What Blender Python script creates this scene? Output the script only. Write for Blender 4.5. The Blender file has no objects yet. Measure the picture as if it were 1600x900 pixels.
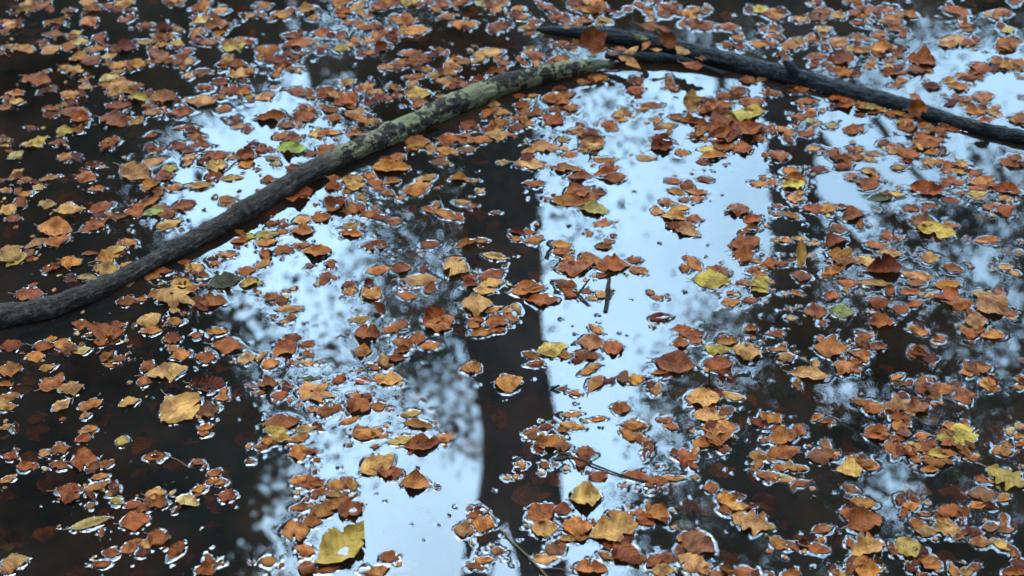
import bpy, math, random
import numpy as np
from mathutils import Vector, noise as mnoise

S = bpy.context.scene
# ------------------------------------------------------------------ camera
CAM_H, PITCH, LENS = 2.6, math.radians(42.0), 70.0
FPX = LENS / 36.0 * 1600.0
cam_data = bpy.data.cameras.new('camera')
cam = bpy.data.objects.new('camera', cam_data)
S.collection.objects.link(cam)
cam.location = (0, 0, CAM_H)
cam.rotation_euler = (math.pi / 2 - PITCH, 0, 0)
cam_data.lens = LENS
cam_data.sensor_width = 36.0
cam_data.clip_start = 0.05
cam_data.clip_end = 500.0
cam_data.dof.use_dof = True
cam_data.dof.focus_distance = 3.72
cam_data.dof.aperture_fstop = 3.4
S.camera = cam
# ------------------------------------------------------------------ sky, sun, exposure
SUN_EL, SUN_AZ = math.radians(60), math.radians(-12)      # azimuth from +Y towards +X
w = bpy.data.worlds.new('World')
S.world = w
w.use_nodes = True
nt = w.node_tree
bg = nt.nodes['Background']
sky = nt.nodes.new('ShaderNodeTexSky')
sky.sky_type = 'NISHITA'
sky.sun_disc = False
sky.sun_elevation = SUN_EL
sky.sun_rotation = SUN_AZ
sky.air_density = 1.0
sky.dust_density = 2.0
sky.ozone_density = 2.0


def wn(kind, **kw):
    x = nt.nodes.new(kind)
    for k, v in kw.items(): setattr(x, k, v)
    return x


CLOUD_FRONT, CLOUD_BASE = 94.0, 5.0
# a milky cloud layer, brightest round the hidden sun in front of the viewer
tc = wn('ShaderNodeTexCoord').outputs['Generated']
nrm_ = wn('ShaderNodeVectorMath', operation='NORMALIZE'); nt.links.new(tc, nrm_.inputs[0])
dot = wn('ShaderNodeVectorMath', operation='DOT_PRODUCT'); nt.links.new(nrm_.outputs[0], dot.inputs[0])
GLOW_EL = math.radians(46)
dot.inputs[1].default_value = (0.0, math.cos(GLOW_EL), math.sin(GLOW_EL))
mx0 = wn('ShaderNodeMath', operation='MAXIMUM'); nt.links.new(dot.outputs['Value'], mx0.inputs[0]); mx0.inputs[1].default_value = 0.0
pw = wn('ShaderNodeMath', operation='POWER'); nt.links.new(mx0.outputs[0], pw.inputs[0]); pw.inputs[1].default_value = 5.0
cn = wn('ShaderNodeTexNoise'); cn.inputs['Scale'].default_value = 4.6; cn.inputs['Detail'].default_value = 5.0; nt.links.new(nrm_.outputs[0], cn.inputs['Vector'])
cr = wn('ShaderNodeMapRange'); nt.links.new(cn.outputs['Fac'], cr.inputs[0])
cr.inputs[1].default_value = 0.36; cr.inputs[2].default_value = 0.64; cr.inputs[3].default_value = 0.68; cr.inputs[4].default_value = 1.12
am = wn('ShaderNodeMath', operation='MULTIPLY_ADD'); nt.links.new(pw.outputs[0], am.inputs[0]); am.inputs[1].default_value = CLOUD_FRONT; am.inputs[2].default_value = CLOUD_BASE
am2 = wn('ShaderNodeMath', operation='MULTIPLY'); nt.links.new(am.outputs[0], am2.inputs[0]); nt.links.new(cr.outputs[0], am2.inputs[1])
cc_ = wn('ShaderNodeVectorMath', operation='SCALE'); cc_.inputs[0].default_value = (0.51, 0.85, 1.18); nt.links.new(am2.outputs[0], cc_.inputs['Scale'])
ad = wn('ShaderNodeVectorMath', operation='ADD'); nt.links.new(sky.outputs[0], ad.inputs[0]); nt.links.new(cc_.outputs[0], ad.inputs[1])
nt.links.new(ad.outputs[0], bg.inputs['Color'])
bg.inputs['Strength'].default_value = 0.10
sun_data = bpy.data.lights.new('sun', 'SUN')
sun_data.energy = 0.5
sun_data.angle = math.radians(16)
sun_data.color = (1.0, 0.96, 0.9)
sun = bpy.data.objects.new('sun', sun_data)
S.collection.objects.link(sun)
sdir = Vector((math.sin(SUN_AZ) * math.cos(SUN_EL), math.cos(SUN_AZ) * math.cos(SUN_EL), math.sin(SUN_EL)))
sun.rotation_euler = sdir.to_track_quat('Z', 'Y').to_euler()
sun.location = sdir * 30
S.view_settings.view_transform = 'Standard'
S.view_settings.look = 'None'
S.view_settings.gamma = 1.0
S.view_settings.use_curve_mapping = False
S.view_settings.exposure = 1.0
S.cycles.max_bounces = 6
S.cycles.transparent_max_bounces = 8
S.cycles.caustics_reflective = False
S.cycles.use_denoising = True
S.cycles.sample_clamp_indirect = 4.0

random.seed(11)
RNG = np.random.default_rng(11)
U = random.uniform

# ------------------------------------------------------------------ picture geometry of the authoring notes (1600x900)
FW = np.array([0, math.cos(PITCH), -math.sin(PITCH)])
UPV = np.array([0, math.sin(PITCH), math.cos(PITCH)])
RT = np.array([1.0, 0, 0])
CAMP = np.array([0, 0, CAM_H])


def ray(x, y):
    return FW * FPX + RT * (x - 800) + UPV * (450 - y)


def wp(x, y, z=0.0):
    d = ray(x, y)
    return CAMP + d * ((z - CAM_H) / d[2])


def wplane(x, y, p, n):
    d = ray(x, y)
    return CAMP + d * (np.dot(p - CAMP, n) / np.dot(d, n))


def pix(p):
    d = np.asarray(p) - CAMP
    f = d @ FW
    return 800 + FPX * (d @ RT) / f, 450 - FPX * (d @ UPV) / f


def above(x, y, dist):
    """the point of the wood at this ground distance whose mirror image lies at picture x, y"""
    d = ray(x, y)
    d = d * (dist / d[1])
    return np.array([d[0], d[1], -CAM_H - d[2]])


# ------------------------------------------------------------------ helpers
def mesh_np(name, V, F, mats, smooth=True, uv=None, tint=None, seed=None):
    """V (n,3), F (m,4) or (m,3) int arrays"""
    me = bpy.data.meshes.new(name)
    V = np.asarray(V, dtype=np.float32)
    F = np.asarray(F, dtype=np.int32)
    k = F.shape[1]
    me.vertices.add(len(V))
    me.vertices.foreach_set('co', V.ravel())
    me.loops.add(F.size)
    me.loops.foreach_set('vertex_index', F.ravel())
    me.polygons.add(len(F))
    me.polygons.foreach_set('loop_start', np.arange(0, F.size, k, dtype=np.int32))
    me.polygons.foreach_set('loop_total', np.full(len(F), k, dtype=np.int32))
    me.update(calc_edges=True)
    if smooth:
        me.polygons.foreach_set('use_smooth', np.ones(len(F), dtype=bool))
    if uv is not None:
        l = me.uv_layers.new(name='UVMap')
        l.data.foreach_set('uv', np.asarray(uv, dtype=np.float32)[F.ravel()].ravel())
    if tint is not None:
        a = me.attributes.new('tint', 'FLOAT_COLOR', 'POINT')
        t = np.ones((len(V), 4), dtype=np.float32)
        t[:, :3] = tint
        a.data.foreach_set('color', t.ravel())
    if seed is not None:
        a = me.attributes.new('seed', 'FLOAT', 'POINT')
        a.data.foreach_set('value', np.broadcast_to(np.asarray(seed, dtype=np.float32), (len(V),)).copy())
    for m in (mats if isinstance(mats, (list, tuple)) else [mats]):
        me.materials.append(m)
    me.validate()
    return me


def obj(name, me, parent=None, loc=None):
    o = bpy.data.objects.new(name, me)
    S.collection.objects.link(o)
    if loc is not None:
        o.location = loc
    if parent is not None:
        o.parent = parent
    return o


def tag(o, label=None, cat=None, group=None, kind=None):
    if label: o['label'] = label
    if cat: o['category'] = cat
    if group: o['group'] = group
    if kind: o['kind'] = kind
    return o


class NG:
    """tiny node-graph helper"""
    def __init__(self, name):
        self.m = bpy.data.materials.new(name)
        self.m.use_nodes = True
        self.t = self.m.node_tree
        self.b = self.t.nodes['Principled BSDF']
        self.out = self.t.nodes['Material Output']

    def n(self, kind, **kw):
        x = self.t.nodes.new(kind)
        for k, v in kw.items():
            setattr(x, k, v)
        return x

    def l(self, a, b):
        self.t.links.new(a, b)

    def math(self, op, a, b=None, c=None, clamp=False):
        x = self.n('ShaderNodeMath', operation=op, use_clamp=clamp)
        for i, v in enumerate((a, b, c)):
            if v is None: continue
            if isinstance(v, (int, float)): x.inputs[i].default_value = v
            else: self.l(v, x.inputs[i])
        return x.outputs[0]

    def mix(self, fac, a, b, blend='MIX'):
        x = self.n('ShaderNodeMix', data_type='RGBA', blend_type=blend)
        for s, v in ((0, fac), (6, a), (7, b)):
            if isinstance(v, (int, float)): x.inputs[s].default_value = v
            elif isinstance(v, tuple): x.inputs[s].default_value = v + ((1,) if len(v) == 3 else ())
            else: self.l(v, x.inputs[s])
        return x.outputs[2]

    def noise(self, vec, scale, detail=3.0, rough=0.55):
        x = self.n('ShaderNodeTexNoise')
        x.inputs['Scale'].default_value = scale
        x.inputs['Detail'].default_value = detail
        x.inputs['Roughness'].default_value = rough
        if vec is not None: self.l(vec, x.inputs['Vector'])
        return x.outputs['Fac']

    def ramp(self, fac, stops):
        x = self.n('ShaderNodeValToRGB')
        e = x.color_ramp.elements
        while len(e) < len(stops): e.new(0.5)
        for i, (p, c) in enumerate(stops):
            e[i].position = p
            e[i].color = c + (1,) if len(c) == 3 else c
        self.l(fac, x.inputs[0])
        return x.outputs[0]

    def bump(self, h, strength, dist):
        x = self.n('ShaderNodeBump')
        x.inputs['Strength'].default_value = strength
        x.inputs['Distance'].default_value = dist
        self.l(h, x.inputs['Height'])
        self.l(x.outputs[0], self.b.inputs['Normal'])


# ------------------------------------------------------------------ materials
def leaf_material(name, dull=False):
    g = NG(name)
    uv = g.n('ShaderNodeUVMap').outputs[0]
    sep = g.n('ShaderNodeSeparateXYZ'); g.l(uv, sep.inputs[0])
    u_, v_ = sep.outputs[0], sep.outputs[1]
    tint = g.n('ShaderNodeAttribute', attribute_name='tint').outputs['Color']
    seed = g.n('ShaderNodeAttribute', attribute_name='seed').outputs['Fac']
    comb = g.n('ShaderNodeCombineXYZ')
    g.l(u_, comb.inputs[0]); g.l(g.math('MULTIPLY', v_, 0.35), comb.inputs[1]); g.l(g.math('MULTIPLY', seed, 37.0), comb.inputs[2])
    P = comb.outputs[0]
    n1 = g.noise(P, 2.6, 4, 0.6)
    n2 = g.noise(P, 9.0, 4, 0.65)
    n3 = g.noise(P, 34.0, 3, 0.6)
    absv = g.math('ABSOLUTE', v_)
    ph = g.math('ADD', g.math('MULTIPLY', g.math('SUBTRACT', u_, g.math('MULTIPLY', absv, 0.24)), 8.0), g.math('MULTIPLY', n1, 1.6))
    fr = g.math('ABSOLUTE', g.math('SUBTRACT', g.math('FRACT', ph), 0.5))
    vein = g.math('SUBTRACT', 1.0, g.math('DIVIDE', fr, 0.16, clamp=True), clamp=True)
    mid = g.math('SUBTRACT', 1.0, g.math('DIVIDE', absv, 0.05), clamp=True)
    col = g.mix(g.ramp(n1, [(0.38, (0, 0, 0)), (0.60, (1, 1, 1))]), g.mix(1.0, tint, (0.50, 0.36, 0.30), 'MULTIPLY'), g.mix(1.0, tint, (1.28, 1.22, 1.05), 'MULTIPLY'))
    col = g.mix(g.math('MULTIPLY', g.ramp(n2, [(0.56, (0, 0, 0)), (0.72, (1, 1, 1))]), 0.55), col, g.mix(1.0, tint, (0.42, 0.30, 0.26), 'MULTIPLY'))
    col = g.mix(g.math('MULTIPLY', vein, 0.22), col, g.mix(1.0, tint, (0.45, 0.34, 0.28), 'MULTIPLY'))
    col = g.mix(g.math('MULTIPLY', mid, 0.5), col, g.mix(1.0, tint, (1.35, 1.2, 1.0), 'MULTIPLY'))
    col = g.mix(g.math('MULTIPLY', g.ramp(n3, [(0.63, (0, 0, 0)), (0.70, (1, 1, 1))]), 0.5), col, (0.03, 0.015, 0.01))
    # browner rim of the blade
    g.l(col, g.b.inputs['Base Color'])
    g.b.inputs['Roughness'].default_value = 0.5
    rr = g.math('MULTIPLY_ADD', n2, 0.6, 0.20)
    g.l(rr, g.b.inputs['Roughness'])
    g.b.inputs['Specular IOR Level'].default_value = 0.05
    h = g.math('ADD', g.math('MULTIPLY', vein, -0.45), g.math('MULTIPLY', n2, 0.7))
    g.bump(h, 0.9, 0.0022)
    return g.m


def bark_material(name, lichen):
    g = NG(name)
    uv = g.n('ShaderNodeUVMap').outputs[0]
    sep = g.n('ShaderNodeSeparateXYZ'); g.l(uv, sep.inputs[0])
    geo = g.n('ShaderNodeTexCoord').outputs['Object']
    n1 = g.noise(geo, 16, 5, 0.65)
    n2 = g.noise(geo, 70, 5, 0.7)
    n3 = g.noise(geo, 300, 3, 0.6)
    sc = g.n('ShaderNodeMapping'); sc.inputs['Scale'].default_value = (14, 2.0, 1)
    g.l(uv, sc.inputs['Vector'])
    nl = g.noise(sc.outputs[0], 4, 5, 0.65)
    dark = g.mix(n1, (0.006, 0.005, 0.004), (0.045, 0.030, 0.021)) if not lichen == 0 else g.mix(n1, (0.003, 0.003, 0.003), (0.013, 0.011, 0.010))
    dark = g.mix(g.math('MULTIPLY', g.ramp(n2, [(0.5, (0, 0, 0)), (0.66, (1, 1, 1))]), 0.6), dark, (0.11, 0.075, 0.052) if lichen else (0.04, 0.04, 0.04))
    if lichen:
        # pale olive lichen crust on the outer half, broken by dark blotches
        along = g.ramp(sep.outputs[0], [(0.0, (.45, .45, .45)), (0.10, (.40, .40, .40)), (0.16, (0, 0, 0)), (0.50, (.05, .05, .05)), (0.62, (.75, .75, .75)), (0.80, (1, 1, 1)), (0.93, (.8, .8, .8)), (1.0, (0.3, 0.3, 0.3))])
        blot = g.ramp(g.math('ADD', g.math('MULTIPLY', n1, 0.65), g.math('MULTIPLY', n2, 0.35)), [(0.45, (0, 0, 0)), (0.50, (1, 1, 1))])
        lic = g.mix(n3, (0.11, 0.098, 0.042), (0.27, 0.23, 0.11))
        lic = g.mix(g.ramp(n1, [(0.4, (0, 0, 0)), (0.7, (1, 1, 1))]), lic, (0.08, 0.065, 0.035))
        f = g.math('MULTIPLY', blot, along)
        f = g.ramp(f, [(0.35, (0, 0, 0)), (0.55, (1, 1, 1))])
        dark = g.mix(f, dark, lic)
    g.l(dark, g.b.inputs['Base Color'])
    g.l(g.math('MULTIPLY_ADD', n2, 0.7, 0.45 if lichen else 0.22), g.b.inputs['Roughness'])
    g.b.inputs['Specular IOR Level'].default_value = 0.12 if lichen else 0.16
    h = g.math('ADD', g.math('MULTIPLY', nl, 1.6), g.math('ADD', n2, g.math('MULTIPLY', n3, 0.4)))
    g.bump(h, 1.0, 0.009)
    return g.m


def plain(name, c1, c2, scale, rough=0.9, spec=0.1, bump=0.0):
    g = NG(name)
    geo = g.n('ShaderNodeTexCoord').outputs['Object']
    n = g.noise(geo, scale, 5, 0.65)
    g.l(g.mix(g.ramp(n, [(0.35, (0, 0, 0)), (0.65, (1, 1, 1))]), c1, c2), g.b.inputs['Base Color'])
    g.b.inputs['Roughness'].default_value = rough
    g.b.inputs['Specular IOR Level'].default_value = spec
    if bump: g.bump(n, 0.8, bump)
    return g.m


def water_material():
    g = NG('pond_water')
    g.t.nodes.remove(g.b)
    fr = g.n('ShaderNodeFresnel'); fr.inputs['IOR'].default_value = WATER_IOR
    tr = g.n('ShaderNodeBsdfTransparent'); tr.inputs['Color'].default_value = (0.60, 0.49, 0.40, 1)
    gl = g.n('ShaderNodeBsdfGlossy'); gl.inputs['Roughness'].default_value = 0.0
    mx = g.n('ShaderNodeMixShader')
    g.l(fr.outputs[0], mx.inputs[0]); g.l(tr.outputs[0], mx.inputs[1]); g.l(gl.outputs[0], mx.inputs[2])
    # thin grey veil mixed in to lift the dark reflections like haze, with silt
    geo = g.n('ShaderNodeTexCoord').outputs['Object']
    veil = g.n('ShaderNodeBsdfDiffuse'); veil.inputs['Color'].default_value = (0.25, 0.26, 0.24, 1)
    fn = g.noise(geo, 2.3, 4, 0.6)
    fd = g.noise(geo, 900, 2, 0.5)
    fac = g.math('ADD', g.math('MULTIPLY', g.ramp(fn, [(0.35, (0, 0, 0)), (0.7, (1, 1, 1))]), 0.012), 0.006)
    fac = g.math('ADD', fac, g.math('MULTIPLY', g.ramp(fd, [(0.68, (0, 0, 0)), (0.74, (1, 1, 1))]), 0.10))
    m2 = g.n('ShaderNodeMixShader')
    g.l(fac, m2.inputs[0]); g.l(mx.outputs[0], m2.inputs[1]); g.l(veil.outputs[0], m2.inputs[2])
    g.l(m2.outputs[0], g.out.inputs['Surface'])
    return g.m


WATER_IOR = 1.55
M_LEAF = leaf_material('leaf_blade')
M_STALK = plain('leaf_stalk', (0.12, 0.06, 0.03), (0.22, 0.12, 0.06), 60, 0.6, 0.3)
M_BARK_L = bark_material('mossy_bark', 1)
M_BARK_W = bark_material('wet_bark', 0)
M_TWIG = plain('twig_bark', (0.010, 0.007, 0.005), (0.035, 0.024, 0.015), 90, 0.9, 0.05, 0.001)
M_TWIG_PALE = plain('pale_twig', (0.06, 0.042, 0.022), (0.12, 0.085, 0.045), 90, 0.9, 0.05, 0.001)
M_BED = plain('pond_mud', (0.012, 0.009, 0.006), (0.060, 0.036, 0.020), 5, 0.9, 0.0, 0.01)
M_TRUNK = plain('tree_bark', (0.20, 0.21, 0.22), (0.38, 0.39, 0.40), 9, 0.9, 0.1, 0.02)
M_DEBRIS = plain('debris', (0.01, 0.007, 0.005), (0.07, 0.04, 0.02), 200, 0.6, 0.3)


def foliage(name, c1, c2):
    m = plain(name, c1, c2, 3, 0.8, 0.05)
    t = m.node_tree
    tr = t.nodes.new('ShaderNodeBsdfTranslucent')
    mx = t.nodes.new('ShaderNodeMixShader'); mx.inputs[0].default_value = 0.45
    b = t.nodes['Principled BSDF']
    t.links.new(b.inputs['Base Color'].links[0].from_socket, tr.inputs['Color'])
    t.links.new(b.outputs[0], mx.inputs[1]); t.links.new(tr.outputs[0], mx.inputs[2])
    t.links.new(mx.outputs[0], t.nodes['Material Output'].inputs['Surface'])
    return m


M_GREEN = foliage('tree_foliage', (0.06, 0.085, 0.05), (0.12, 0.15, 0.07))
M_GOLD = foliage('autumn_foliage', (0.08, 0.08, 0.04), (0.14, 0.12, 0.05))
M_WATER = water_material()

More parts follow.
